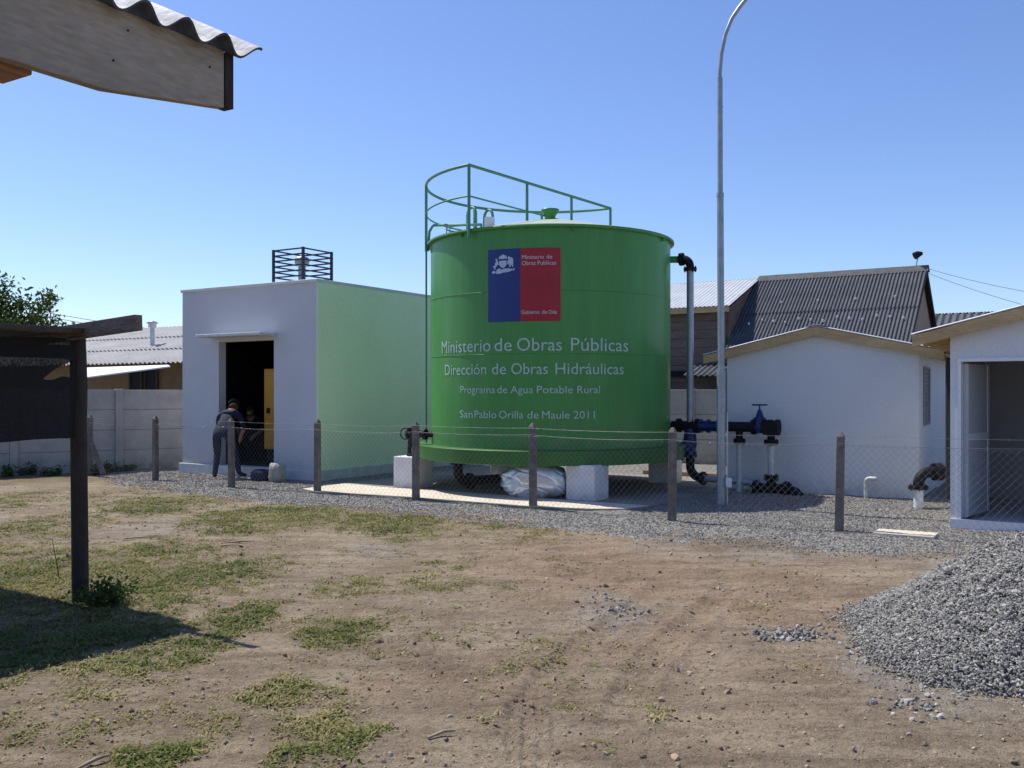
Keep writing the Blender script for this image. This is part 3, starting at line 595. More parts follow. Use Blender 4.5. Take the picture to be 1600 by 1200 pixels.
# decals follow the curve of the shell
def on_shell(a, z, off): return ((TR+off)*math.cos(a), (TR+off)*math.sin(a), z)
def text_mesh(txt):
    cu = bpy.data.curves.new('t', 'FONT'); cu.body = txt; cu.size = 1.0; cu.resolution_u = 3; ob = bpy.data.objects.new('t', cu); COL.objects.link(ob)
    bpy.context.view_layer.update(); me = bpy.data.meshes.new_from_object(ob.evaluated_get(bpy.context.evaluated_depsgraph_get()))
    bm = bmesh.new(); bm.from_mesh(me); bmesh.ops.triangulate(bm, faces=bm.faces); bm.to_mesh(me); bm.free()
    v = np.array([p.co[:] for p in me.vertices]); f = [tuple(p.vertices) for p in me.polygons]
    bpy.data.objects.remove(ob); bpy.data.meshes.remove(me); bpy.data.curves.remove(cu); return v, f
def shell_text(name, words, baseline_y, cap_px, m, parent, off, bold=0.0):
    """words: list of (text, x0, x1) in photo columns"""
    for txt, x0, x1 in words:
        b = MB(); v, f = text_mesh(txt); w0, w1 = v[:,0].min(), v[:,0].max(); a0, a1 = phi(x0), phi(x1); xm = (x0+x1)/2
        zb = zat(835, baseline_y); Y = TC.y+TR*math.sin(phi(835)); sc = cap_px/F*Y/0.729
        vs = [on_shell(a0+(a1-a0)*(p[0]-w0)/(w1-w0), zb+p[1]*sc, off) for p in v]
        b.add(vs, f); b.build(name, m, parent)
shell_text('lettering', [('Ministerio', 691, 767), ('de', 773, 800), ('Obras', 808, 878), ('Públicas', 892, 981)], 548, 21.5, M['lettering'], tank, .007)
shell_text('lettering', [('Dirección', 696, 760), ('de', 769, 791), ('Obras', 799, 856), ('Hidráulicas', 868, 974)], 584.5, 18.5, M['lettering'], tank, .007)
shell_text('lettering', [('Programa', 720, 774), ('de', 777, 793), ('Agua', 798, 833), ('Potable', 839, 895), ('Rural', 902, 937)], 614.5, 12.5, M['lettering'], tank, .007)
shell_text('lettering', [('San', 719, 739), ('Pablo', 742, 776), ('Orilla', 780, 818), ('de', 824, 842), ('Maule', 847, 890), ('2011', 896, 929)], 654, 12.5, M['lettering'], tank, .007)
def shell_patch(x0, x1, z0, z1, off, th=.003):
    b = MB(); n = 14; a0, a1 = phi(x0), phi(x1)
    for o_ in (off-th, off): b.v += [on_shell(a0+(a1-a0)*i/n, z, o_) for i in range(n+1) for z in (z0, z1)]
    S = 2*(n+1)
    for i in range(n):
        a = 2*i; b.f += [(S+a, S+a+2, S+a+3, S+a+1), (a, a+2, S+a+2, S+a), (a+1, S+a+1, S+a+3, a+3)]
    b.f += [(0, S, S+1, 1), (2*n, 2*n+1, S+2*n+1, S+2*n)]; b.smooth = [False]*len(b.f); b.mi = [0]*len(b.f); return b
fz0, fz1 = zat(820, 502), zat(820, 387.5)
blue = shell_patch(763, 812.6, fz0, fz1, .006).build('blue_panel', M['flag_blue'], tank)
red = shell_patch(813, 876, fz0, fz1, .006).build('red_panel', M['flag_red'], tank)
shell_text('panel_lettering', [('Ministerio', 816, 850), ('de', 854, 863)], 404.5, 6.8, M['flag_white'], red, .011)
shell_text('panel_lettering', [('Obras', 816, 837), ('Publicas', 840, 869)], 414, 6.8, M['flag_white'], red, .011)
shell_text('panel_lettering', [('Gobierno', 815, 843), ('de', 847, 855), ('Chile', 857, 870)], 490.5, 6.2, M['flag_white'], red, .011)
def emblem():
    b = MB()
    def P(poly):    # poly in zoomed photo pixels: 8 px per photo pixel, origin (740,370)
        b.add([on_shell(phi(740+x/8), zat(787, 370+y/8), .011) for x, y in poly], [tuple(range(len(poly)))])
    def blob(cx, cy, rx, ry, n=12): P([(cx+rx*math.cos(2*math.pi*i/n), cy+ry*math.sin(2*math.pi*i/n)) for i in range(n)])
    for cx, cy, rx, ry in ((372,240,20,18),(346,252,20,16),(398,252,20,16),(330,268,14,12),(412,268,12,12),(371,268,30,12)): blob(cx, cy, rx, ry)      # crest of plumes
    P([(325,300),(415,300),(417,350),(398,376),(370,390),(342,376),(323,350)])                                                                        # shield
    P([(280,280),(296,276),(302,292),(312,310),(318,340),(300,352),(285,372),(272,405),(262,408),(264,378),(248,380),(244,368),(266,356),(272,330),(284,312)])  # deer
    P([(288,280),(296,262),(300,276)]); P([(276,282),(270,264),(284,274)])
    P([(432,252),(446,246),(456,262),(470,262),(490,270),(500,300),(498,352),(496,392),(484,372),(474,352),(462,384),(452,384),(448,352),(428,346),(424,318),(434,292)])  # bird
    P([(236,430),(262,418),(282,434),(300,402),(332,394),(350,412),(372,404),(396,394),(420,402),(436,392),(456,408),(480,404),(498,412),(512,396),(520,408),(508,428),(484,424),(462,436),(420,446),(372,448),(330,462),(290,462),(286,446),(258,456),(234,450)])  # scroll
    return b.build('crest', M['emblem_white'], blue)
emblem()

# support blocks
def block(c, label, s=.46, h=.515):
    b = MB(); b.box((0,0,h/2), (s,s,h)); tag(b.build('support_block', M['block_white'], None, c, GA, .012), label, 'block', 'white concrete blocks under the tank')
block((1.09,13.41,.03), 'white concrete block under the tank beside the plastic sack')
block((-1.60,15.08,.03), 'white concrete block under the left edge of the tank, near the pump house')
block((2.62,15.87,.03), 'shaded concrete block under the right edge of the tank beside the blue angled valve', .44)
block((-.1,17.3,.03), 'concrete block at the back in the dark under the tank, behind the plastic sack', .44)
# sack under the tank
def sack(name, label, c, dims, rz, m, cat='sack', seed=0):
    bm = bmesh.new(); bmesh.ops.create_icosphere(bm, subdivisions=6, radius=1)
    for v in bm.verts:
        p = v.co.copy(); q = Vector([math.copysign(abs(t)**.62, t) for t in p]); n = (p+Vector((seed,0,0)))
        wr = .05*math.sin(n.x*4+n.z*3+1.5*math.sin(n.y*3))+0.012*math.sin(n.x*11-n.z*6+n.y*4+2*math.sin(n.z*3))-.035*max(0,math.sin(n.x*7+n.z*8+n.y*3+1.5*math.sin(n.z*4)))**5+.035*math.sin(n.x*19-n.z*15+n.y*9)*max(0,-p.x)
        q *= (1+wr); pin = max(0, -p.x-.45); q.y *= 1-pin*.5; q.z *= 1-pin*.45; q.z = max(q.z, -.92)
        v.co = Vector((q.x*dims[0]/2, q.y*dims[1]/2, (q.z+.92)*dims[2]/1.85))
    for f in bm.faces: f.smooth = True
    me = bpy.data.meshes.new(name); bm.to_mesh(me); bm.free(); me.materials.append(m); o = bpy.data.objects.new(name, me); COL.objects.link(o); o.location = c; o.rotation_euler.z = rz
    return tag(o, label, cat)
sack('plastic_sack', 'bulging shiny white plastic sack lying under the tank', (.34,13.62,.05), (.96,.56,.475), GA*.5, M['sack'])
q = gnd(408, 752); sack('cloth_bundle', 'crumpled dark navy cloth bundle on the gravel before the pump house door', (q.x+.02,q.y,.01), (.42,.3,.2), GA, M['navy_cloth'], 'bundle', 3)
q = gnd(432, 755); sack('cement_bag', 'dirty pale cement bag standing by the right side of the doorway', (q.x,q.y+.05,.0), (.3,.24,.34), GA, M['precast'], 'bag', 5)

# ------------------------------------------------------------------ pipework
def flange(mb, c, ax, r, th): c = Vector(c); ax = Vector(ax).normalized(); mb.tube([c-ax*th/2, c+ax*th/2], r, 20); 
def bolts(mb, c, ax, r, th, n=6):
    c = Vector(c); ax = Vector(ax).normalized(); u = ax.orthogonal().normalized(); v = ax.cross(u)
    for i in range(n): p = c+(u*math.cos(6.283*i/n)+v*math.sin(6.283*i/n))*r; mb.tube([p-ax*th, p+ax*th], .011, 6)
def elbow_pts(c, d1, d2, r, n=8):
    """quarter bend: start at c+d1*r (towards d1), end c+d2*r"""
    c = Vector(c); d1 = Vector(d1).normalized(); d2 = Vector(d2).normalized(); o = c+d1*r+d2*r
    return [o-d2*r*math.cos(t)-d1*r*math.sin(t) for t in [math.pi/2*i/n for i in range(n+1)]]
Rr3 = Vector((GR[0],GR[1],0)); Bb3 = Vector((GB[0],GB[1],0)); UP = Vector((0,0,1))
dpx, dpy = 2.88, 15.0
dp = thing('overflow_pipe', 'tall galvanised pipe with black elbow and blue angled valve running down beside the tank', 'pipe', (dpx,dpy,0))
MB().tube([(0,0,.98),(0,0,3.58)], .057, 20).build('riser_pipe', M['galv'], dp)
sd = Vector((TC.x+math.cos(sa)*(TR+.16)-dpx, TC.y+math.sin(sa)*(TR+.16)-dpy, 0)); sdl = sd.length; sd.normalize()
e = MB(); e.tube([(sd*sdl)+Vector((0,0,3.74))]+[p for p in elbow_pts((0,0,3.74), sd, -UP, min(.14, sdl*.8))]+[(0,0,3.56)], .066, 16)
flange(e, sd*(sdl-.02)+Vector((0,0,3.74)), sd, .105, .05); flange(e, (0,0,3.57), UP, .105, .05); bolts(e, (0,0,3.57), UP, .085, .05); bolts(e, sd*(sdl-.02)+Vector((0,0,3.74)), sd, .085, .05)
e.build('elbow', M['cast_iron'], dp)
mbv = MB(); mbv.tube([(0,0,.62),(0,0,.76),(0,0,.98)], [.09,.115,.09], 16); flange(mbv, (0,0,.97), UP, .11, .05); flange(mbv, (0,0,.60), UP, .11, .05)
y_ = -Rr3*.55-Bb3*.35-UP*.75; mbv.tube([Vector((0,0,.80)), Vector((0,0,.80))+y_*.30], [.10,.085], 14); flange(mbv, Vector((0,0,.80))+y_*.31, y_, .115, .05)
mbv.build('angle_valve', M['valve_blue'], dp)
e = MB(); e.tube([(0,0,.58)]+elbow_pts((0,0,.20), UP, Rr3, .2), .07, 16); flange(e, (0,0,.56), UP, .11, .05); flange(e, Rr3*.22+Vector((0,0,.20)), Rr3, .11, .05); bolts(e, Rr3*.22+Vector((0,0,.20)), Rr3, .085, .05)
e.build('elbow', M['cast_iron'], dp)
MB().tube([Rr3*.24+Vector((0,0,.2)), Rr3*1.12+Vector((0,0,.17))], .055, 16).build('ground_pipe', M['galv'], dp)

mp = gnd(1205, 773); mp.y = 14.3; mp.x = (1205-800)/F*14.3
mf = thing('pipe_manifold', 'black pipe manifold with blue gate valve standing on two galvanised legs by the white house', 'pipe manifold', (mp.x,mp.y,0), GA)
X = Vector((1,0,0)); HZ = 1.04
h = MB(); h.tube([(-1.62,0,HZ),(-1.02,0,HZ)], .075, 16); h.tube([(-.80,0,HZ),(-.25,0,HZ)], .078, 16); h.tube([(-.09,0,HZ),(.12,0,HZ)], .08, 16); h.tube([(-.01,-.12,HZ),(-.01,.12,HZ)], .08, 16)
for x_ in (-1.5,-1.18,-.78,-.27,-.09): flange(h, (x_,0,HZ), X, .118, .05); bolts(h, (x_,0,HZ), X, .095, .05)
flange(h, (.02,-.13,HZ), (0,1,0), .125, .06); flange(h, (.10,0,HZ), X, .125, .05)
h.tube([(-.50,0,HZ),(-.50,0,HZ-.22)], .055, 14); h.tube([(0,0,HZ),(0,0,HZ-.26)], .058, 14)
h.build('header_pipe', M['cast_iron'], mf)
bl = MB(); bl.tube([(-1.14,0,HZ),(-1.08,0,HZ),(-.98,0,HZ),(-.88,0,HZ),(-.82,0,HZ)], [.1,.088,.082,.088,.1], 16)
for x_ in (-1.13,-1.0,-.84): flange(bl, (x_,0,HZ), X, .112, .035)
bolts(bl, (-1.0,0,HZ), X, .1, .16, 4); bl.build('blue_coupling', M['valve_blue'], mf)
gv = MB(); gv.tube([(-.25,0,HZ),(-.11,0,HZ)], .088, 16); gv.tube([(-.18,0,HZ-.09),(-.18,0,HZ+.02),(-.18,0,HZ+.12)], [.07,.095,.085], 16); flange(gv, (-.18,0,HZ+.13), UP, .095, .035)
gv.tube([(-.18,0,HZ+.14),(-.18,0,HZ+.20),(-.18,0,HZ+.27)], [.07,.05,.026], 14); gv.tube([(-.18,0,HZ+.26),(-.18,0,HZ+.36)], .012, 8)
g = gv.build('gate_valve', M['valve_blue'], mf)
hw = MB(); hw.tube([(-.18+.11*math.cos(6.283*i/24), .11*math.sin(6.283*i/24), HZ+.345) for i in range(24)], .012, 8, True)
for i in range(3): a = i*math.pi/3+.2; hw.tube([(-.18+.11*math.cos(a), .11*math.sin(a), HZ+.345), (-.18-.11*math.cos(a), -.11*math.sin(a), HZ+.345)], .009, 6)
hw.build('handwheel', M['valve_blue'], g)
for x_, r_, zb in ((-.5,.047,.02), (0,.055,.2)):
    l_ = MB(); l_.tube([(x_,0,zb),(x_,0,HZ-.22)], r_, 16); lg = l_.build('leg', M['galv_pale'], mf)
    for zf_ in ([HZ-.23, .27] if zb > .1 else [HZ-.23]):
        f_ = MB(); flange(f_, (x_,0,zf_+.02), UP, r_*2.0, .036); flange(f_, (x_,0,zf_-.02), UP, r_*2.0, .036); bolts(f_, (x_,0,zf_), UP, r_*1.6, .05); f_.build('flange', M['cast_iron'], lg)
t_ = MB(); t_.tube([(0,0,.25),(0,0,.1)], .07, 14); t_.tube([(-.24,0,.10),(.26,0,.10)], .075, 16)
for x_ in (-.24,.24): flange(t_, (x_,0,.10), X, .12, .06); bolts(t_, (x_,0,.10), X, .095, .06)
t_.tube([(.26,0,.1),(.38,-.02,.07),(.46,-.06,.0)], .07, 12); t_.build('tee', M['cast_iron'], mf)

# small bent pipe, white stub with black elbow beside the open-door house
q = gnd(1353, 780); sb = MB(); sb.tube([(0,0,-.02),(0,0,.24)]+elbow_pts((0,0,.31), -UP, X, .06)[0:]+[(.15,0,.31)], .03, 12)
tag(sb.build('bent_pipe', M['galv_pale'], None, (q.x,q.y,0), GA), 'small pale pipe bent at the top, rising from gravel by the white wall', 'pipe')
q = gnd(1435, 795); ep = thing('elbow_pipe', 'white pipe stub with big black flanged elbow turning toward the right hand house', 'pipe', (q.x,q.y,0), GA)
MB().tube([(0,0,-.02),(0,0,.28)], .062, 16).build('stub_pipe', M['white_metal'], ep)
e = MB(); flange(e, (0,0,.29), UP, .13, .045); bolts(e, (0,0,.29), UP, .105, .04); e.tube([(0,0,.3)]+elbow_pts((0,0,.50), -UP, (.8,.6,0), .17)+[Vector((.8,.6,0))*.6+Vector((0,0,.5))], .072, 16)
flange(e, Vector((.8,.6,0))*.24+Vector((0,0,.5)), (.8,.6,0), .12, .05); flange(e, Vector((.8,.6,0))*.30+Vector((0,0,.5)), (.8,.6,0), .12, .05); bolts(e, Vector((.8,.6,0))*.27+Vector((0,0,.5)), (.8,.6,0), .1, .07); flange(e, Vector((.8,.6,0))*.5+Vector((0,0,.5)), (.8,.6,0), .12, .05)
e.build('elbow', M['cast_iron'], ep)
# drain outlet at the left of the tank
dr = thing('drain_valve', 'dark drain valve on the left edge of the green tank above the concrete block', 'valve', (-1.62,15.02,.545), GA)
d_ = MB(); d_.tube([(.5,.1,.36),(-.02,0,.36)], .05, 12); d_.tube([(-.06,0,.0),(-.04,0,.2),(0,0,.42)], [.03,.035,.05], 10)
for x_ in (-.07,.10,.26): flange(d_, (x_,0.01,.36), X, .085, .035)
d_.tube([(0,0,.42),(0,0,.46)], .08, 12); d_.tube([(-.07,0,.0),(.05,0,0.02)], .05, 8); d_.build('valve_body', M['cast_iron'], dr)
MB().tube([(-.14+.09*math.cos(6.283*i/18), 0, .36+.09*math.sin(6.283*i/18)) for i in range(18)], .011, 6, True).build('handwheel', M['cast_iron'], dr)
dn = thing('drain_elbow', 'black drain elbow in the shade under the tank between block and sack', 'pipe', (-.85,14.6,.05), GA)
d_ = MB(); d_.tube([(0,0,.48)]+elbow_pts((0,0,.12), UP, (.3,1,0), .18)+[(.25,.8,.12)], .075, 12); flange(d_, (0,0,.42), UP, .12, .05); flange(d_, (.07,.22,.12), (.3,1,0), .13, .05); d_.build('elbow', M['cast_iron'], dn)

# ------------------------------------------------------------------ pump house (local x along its front to the right, y to the back)
ph = thing('pump_house', 'white flat roofed pump house with pale green side wall and open doorway', 'building', PH, GA)
LW, DP, HT, TH = 3.53, 4.6, 3.52, .17
d0, d1, ds, dt = -2.50, -1.045, .2, 2.53
fw = MB(); fw.b2((-LW,0,0), (d0,TH,HT)); fw.b2((d1,0,0), (0,TH,HT)); fw.b2((d0,0,dt), (d1,TH,HT)); fw.b2((d0,.0,0), (d1,TH,ds)); fw.b2((-LW,TH,0), (-LW+TH,DP,HT)); fw.b2((-LW+TH,DP-TH,0), (-TH,DP,HT))
fw.build('wall', M['white_wall'], ph)
fw2 = MB(); fw2.b2((-TH,TH,0), (0,DP,HT)); fw2.build('wall', M['white_wall'], ph)
gw = MB(); gw.b2((.0005,-.0005,0), (.014,DP,HT)); go = gw.build('side_wall', M['green_wall'], ph); go['label'] = 'pale green painted side wall'
rs = MB(); rs.b2((-LW-.03,-.03,HT), (.03,DP+.03,HT+.055)); rs.build('roof', M['roof_slab'], ph, bevel=.01)
pl = MB(); pl.b2((-LW-.05,-.05,-.05), (.06,-.003,.20)); pl.b2((.0145,-.003,-.05), (.06,DP+.05,.20)); pl.build('plinth', M['plinth'], ph, bevel=.012)
cn = MB(); cn.b2((d0-.16,-.42,2.60), (d1+.08,-.001,2.655)); cn.build('canopy', M['plinth'], ph, bevel=.01)
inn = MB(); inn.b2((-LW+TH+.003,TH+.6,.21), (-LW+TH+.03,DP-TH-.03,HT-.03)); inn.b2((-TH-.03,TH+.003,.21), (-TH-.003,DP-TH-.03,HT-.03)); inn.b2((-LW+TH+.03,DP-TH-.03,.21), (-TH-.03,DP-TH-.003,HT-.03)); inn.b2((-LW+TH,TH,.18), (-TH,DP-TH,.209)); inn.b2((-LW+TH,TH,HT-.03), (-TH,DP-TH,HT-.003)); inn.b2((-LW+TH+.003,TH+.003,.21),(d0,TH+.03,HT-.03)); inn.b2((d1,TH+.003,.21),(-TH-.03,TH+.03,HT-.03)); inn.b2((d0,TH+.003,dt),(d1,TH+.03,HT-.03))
inn.build('interior_lining', M['dark_room'], ph)  # added near-black sheets stand in for the shade of the unlit room
vc = MB(); cx0, cy0, cw, cz0, cz1 = -1.42-.8, 1.13, .8, HT+.055, 4.40
for x_ in (cx0, cx0+cw):
    for y__ in (cy0, cy0+cw): vc.b2((x_-.022,y__-.022,cz0), (x_+.022,y__+.022,cz1))
for i in range(8):
    z = cz0+.06+i*(cz1-cz0-.08)/7
    for y__ in (cy0, cy0+cw): vc.b2((cx0+.023,y__-.008,z-.014), (cx0+cw-.023,y__+.008,z+.014))
    for x_ in (cx0, cx0+cw): vc.b2((x_-.008,cy0+.023,z-.014), (x_+.008,cy0+cw-.023,z+.014))
vc.build('vent_cage', M['navy_steel'], ph)
vp = MB(); vcx, vcy = cx0+.36, cy0+.42; vp.tube([(vcx,vcy,HT+.05),(vcx,vcy,4.12)], .075, 14); v_ = vp.build('vent_pipe', M['galv'], ph)
MB().lathe([(.075,4.1),(.13,4.12),(.15,4.2),(.13,4.27),(.02,4.31),(0,4.31)], 16, (vcx,vcy,0)).build('vent_cap', M['galv'], v_)
# electrical cabinet inside
cb = thing('electrical_cabinet', 'tall yellow electrical cabinet standing inside the dark pump room', 'cabinet', PH, GA)
k0 = (-1.77, .45, .21)
MB().b2((k0[0],k0[1],.5), (k0[0]+.7,k0[1]+.45,2.02)).build('body', M['yellow_paint'], cb, bevel=.01)
MB().b2((k0[0]+.03,k0[1]-.02,.53), (k0[0]+.67,k0[1]-.002,1.99)).build('door', M['yellow_paint'], cb, bevel=.006)
MB().b2((k0[0]+.10,k0[1]-.035,1.18), (k0[0]+.18,k0[1]-.022,1.28)).build('handle', M['cast_iron'], cb)
MB().b2((k0[0]+.05,k0[1]+.03,.21), (k0[0]+.65,k0[1]+.42,.499)).build('stand', M['cast_iron'], cb)

# ------------------------------------------------------------------ people
def person(name, label, J, cloth, shirt, loc, rz, face_dir):
    """J: joints in local metres (front is +y). One skinned body mesh, coloured by region."""
    vs = []; es = []; rad = []; reg = []
    def add(p, r, par, rg):
        vs.append(Vector(p)); rad.append(r); reg.append(rg)
        if par is not None: es.append((par, len(vs)-1))
        return len(vs)-1
    pel = add(J['pelvis'], .135, None, 1); bel = add(Vector(J['pelvis']).lerp(Vector(J['chest']), .5), .125, pel, 2); che = add(J['chest'], .15, bel, 2); upc = add(Vector(J['chest']).lerp(Vector(J['neck']), .65), .115, che, 2)
    nk = add(J['neck'], .055, upc, 0); h1 = add(Vector(J['neck']).lerp(Vector(J['head']), .6), .075, nk, 0); hd = add(J['head'], .098, h1, 0)
    f = Vector(face_dir).normalized(); up = (Vector(J['head'])-Vector(J['neck'])).normalized(); top = add(Vector(J['head'])+up*.07, .075, hd, 0)
    add(Vector(J['head'])-up*.02+f*.115, .014, hd, 0)                                       # nose
    for s in ('L', 'R'):
        sg = -1 if s == 'L' else 1; sh = add(J['sh'+s], .068, upc, 2); el = add(J['el'+s], .048, sh, 2); wr = add(J['wr'+s], .03, el, 0)
        d = (Vector(J['wr'+s])-Vector(J['el'+s])).normalized(); sd_ = d.cross(f).normalized() if abs(d.dot(f)) < .95 else d.orthogonal()
        pm = add(Vector(J['wr'+s])+d*.06, .032, wr, 0)
        for k in range(4):
            o_ = sd_*(.03-.02*k); a_ = add(Vector(vs[pm])+d*.05+o_, .0095, pm, 0); add(Vector(vs[a_])+d*(.045-.006*abs(k-1))+f*.02, .008, a_, 0)
        th_ = add(Vector(J['wr'+s])+d*.045+sd_*.045, .011, wr, 0); add(Vector(vs[th_])+d*.04+f*.015, .009, th_, 0)
        hp_ = add(J['hip'+s], .098, pel, 1); kn = add(J['kn'+s], .066, hp_, 1); cf = add(Vector(J['kn'+s]).lerp(Vector(J['an'+s]), .4), .062, kn, 1); an = add(J['an'+s], .046, cf, 1); add(J['to'+s], .036, an, 3)
    me = bpy.data.meshes.new('b'); me.from_pydata([tuple(v) for v in vs], es, []); ob = bpy.data.objects.new('b', me); COL.objects.link(ob)
    sk = ob.modifiers.new('s', 'SKIN'); sk.use_smooth_shade = True
    for i, sv in enumerate(me.skin_vertices[0].data): sv.radius = (rad[i], rad[i]*(.8 if reg[i] == 2 and rad[i] > .1 else 1)); sv.use_root = (i == 0)
    ob.modifiers.new('u', 'SUBSURF').levels = 2; bpy.context.view_layer.update()
    m2 = bpy.data.meshes.new_from_object(ob.evaluated_get(bpy.context.evaluated_depsgraph_get())); bpy.data.objects.remove(ob)
    m2.name = name; m2.materials.clear()
    for k in (M['skin'], cloth, shirt, M['shoe']): m2.materials.append(k)
    segs = [(vs[a], vs[b], reg[b]) for a, b in es]
    for p in m2.polygons:
        c = Vector(p.center); best = 9; rg = 0
        for a, b, r in segs:
            ab = b-a; t = max(0, min(1, (c-a).dot(ab)/max(ab.length_squared, 1e-9))); dd = (c-a-ab*t).length
            if dd < best: best = dd; rg = r
        p.material_index = rg; p.use_smooth = True
    body = bpy.data.objects.new(name, m2); COL.objects.link(body); body.location = loc; body.rotation_euler.z = rz; tag(body, label, 'person')
    bm = bmesh.new(); bmesh.ops.create_uvsphere(bm, u_segments=16, v_segments=10, radius=.112)
    hdp = Vector(J['head'])+up*.035-f*.018
    for v in bm.verts: v.co = v.co*1.0+hdp
    bmesh.ops.delete(bm, geom=[v for v in bm.verts if (v.co-hdp).dot(f) > .05 and (v.co-hdp).dot(up) < .05 or (v.co-hdp).dot(up) < -.06], context='VERTS')
    for fc in bm.faces: fc.smooth = True
    hm = bpy.data.meshes.new('hair'); bm.to_mesh(hm); bm.free(); hm.materials.append(M['hair']); ho = bpy.data.objects.new('hair', hm); COL.objects.link(ho); ho.parent = body
    return body
J1 = dict(pelvis=(-.05,-.10,.86), chest=(0,.22,1.10), neck=(.03,.40,1.22), head=(.05,.50,1.30), shL=(-.17,.30,1.12), shR=(.20,.30,1.12), elL=(-.22,.44,.88), elR=(.25,.44,.88), wrL=(-.12,.60,.72), wrR=(.16,.60,.72),
    hipL=(-.14,-.08,.82), hipR=(.06,-.08,.82), knL=(-.15,.02,.45), knR=(.16,.04,.45), anL=(-.17,-.10,.08), anR=(.24,.0,.08), toL=(-.21,.09,.035), toR=(.36,.10,.035))
q = gnd(352, 749); person('person', 'person in navy work clothes bending into the pump house doorway', J1, M['navy_cloth'], M['navy_cloth'], (q.x,q.y+.02,0.02), R_(6), (.2,.8,-.5))
J2 = dict(pelvis=(0,-.20,.52), chest=(0,.10,.74), neck=(0,.22,.88), head=(.0,.28,.97), shL=(-.18,.14,.81), shR=(.18,.14,.81), elL=(-.26,.30,.62), elR=(.26,.30,.62), wrL=(-.15,.46,.50), wrR=(.15,.46,.50),
    hipL=(-.10,-.16,.50), hipR=(.10,-.16,.50), knL=(-.17,.18,.44), knR=(.17,.18,.44), anL=(-.14,-.10,.08), anR=(.14,-.10,.08), toL=(-.17,.08,.035), toR=(.17,.08,.035))
q = px(391, 644, 18.75); person('person', 'person in dark clothes crouching inside the dark doorway, facing out', J2, M['dark_cloth'], M['dark_cloth'], (q.x,q.y+.26,.21), math.pi, (0,.9,-.3))

# ------------------------------------------------------------------ chain link fence
P0 = gnd(1311, 832); FD = -Rr3
fen = thing('chain_link_fence', 'wire mesh fence with concrete posts and two barbed strands before the green tank', 'fence', (P0.x,P0.y,0), GA)
post_r = []
for xp, yp in ((1311,832),(1050,816),(833,796),(650,783),(496,772),(362,762),(243,750),(140,742)):
    q = gnd(xp, yp); d = q-P0; post_r.append((d.x*GR[0]+d.y*GR[1], d.x*GB[0]+d.y*GB[1]))
post_r = [(2.0,0.0)]+post_r
for i, (r, b) in enumerate(post_r):
    pm = MB(); s = .044; tl = random.uniform(-.022,.022); H = 1.15+random.uniform(-.015,.02)
    vs = [(r+sx*s*(1 if z < 1 else .9)+tl*z, b+sy*s*(1 if z < 1 else .9), z) for z in (-.05, H-.05) for sx, sy in ((-1,-1),(1,-1),(1,1),(-1,1))]+[(r+sx*s*.35+tl*H, b+sy*s*.35, H) for sx, sy in ((-1,-1),(1,-1),(1,1),(-1,1))]
    pm.add(vs, [(0,1,5,4),(1,2,6,5),(2,3,7,6),(3,0,4,7),(4,5,9,8),(5,6,10,9),(6,7,11,10),(7,4,8,11),(8,9,10,11)]); pm.build('post', M['conc_post'], fen, bevel=.006)
lr_, lb_ = post_r[-1]; MB().bar((lr_+.04,lb_,.62), (lr_+.42,lb_,.04), .07, .07).build('brace', M['conc_post'], fen)
def fence_b(r):
    xs = [p[0] for p in post_r][::-1]; ys = [p[1] for p in post_r][::-1]; return float(np.interp(r, xs, ys))
for zz, sg in ((1.10,.018), (1.01,.03)):
    bw = MB(); pts = []
    for i in range(len(post_r)-1):
        (ra, ba), (rb, bb) = post_r[i], post_r[i+1]
        for k in range(10): t = k/10; pts.append((ra+(rb-ra)*t, ba+(bb-ba)*t-.052, zz-sg*4*t*(1-t)*(.5+((i*37) % 10)/10)))
    pts.append((post_r[-1][0], post_r[-1][1]-.052, zz)); bw.tube(pts, .0021, 4)
    acc = 0
    for a, b in zip(pts[:-1], pts[1:]):
        a = Vector(a); b = Vector(b); n = int((b-a).length/.11)
        for k in range(n):
            c = a.lerp(b, (k+.5)/n); an = random.uniform(0,6.28); d = Vector((.25,math.cos(an),math.sin(an)))*.016; bw.tube([c-d, c+d], .0013, 3); d = Vector((-.25,math.sin(an),-math.cos(an)))*.016; bw.tube([c-d, c+d], .0013, 3)
    bw.build('barbed_wire', M['wire'], fen)
lk = MB(); PT = .078; zt, zb = .985, .05; H = zt-zb; r0, r1 = post_r[-1][0], post_r[0][0]; n = int((r1-r0+H)/PT)
for k in range(n):
    for sg in (1, -1):
        a = r0-H+k*PT if sg == 1 else r0+k*PT; pts = []
        for j in range(5):
            t = j/4; r = a+sg*H*t*.92
            if r0 <= r <= r1:
                pts.append((r, fence_b(r)-.05+sg*.002+.012*math.sin(r*2.1+t*3), zb+H*t))
        if len(pts) > 1: lk.tube(pts, .0013, 3, caps=False)
for z in (zt, zb):
    lk.tube([(r0+(r1-r0)*i/60, fence_b(r0+(r1-r0)*i/60)-.05, z+.006*math.sin(i*1.7)) for i in range(61)], .0018, 4)
lk.build('wire_mesh', M['wire'], fen)

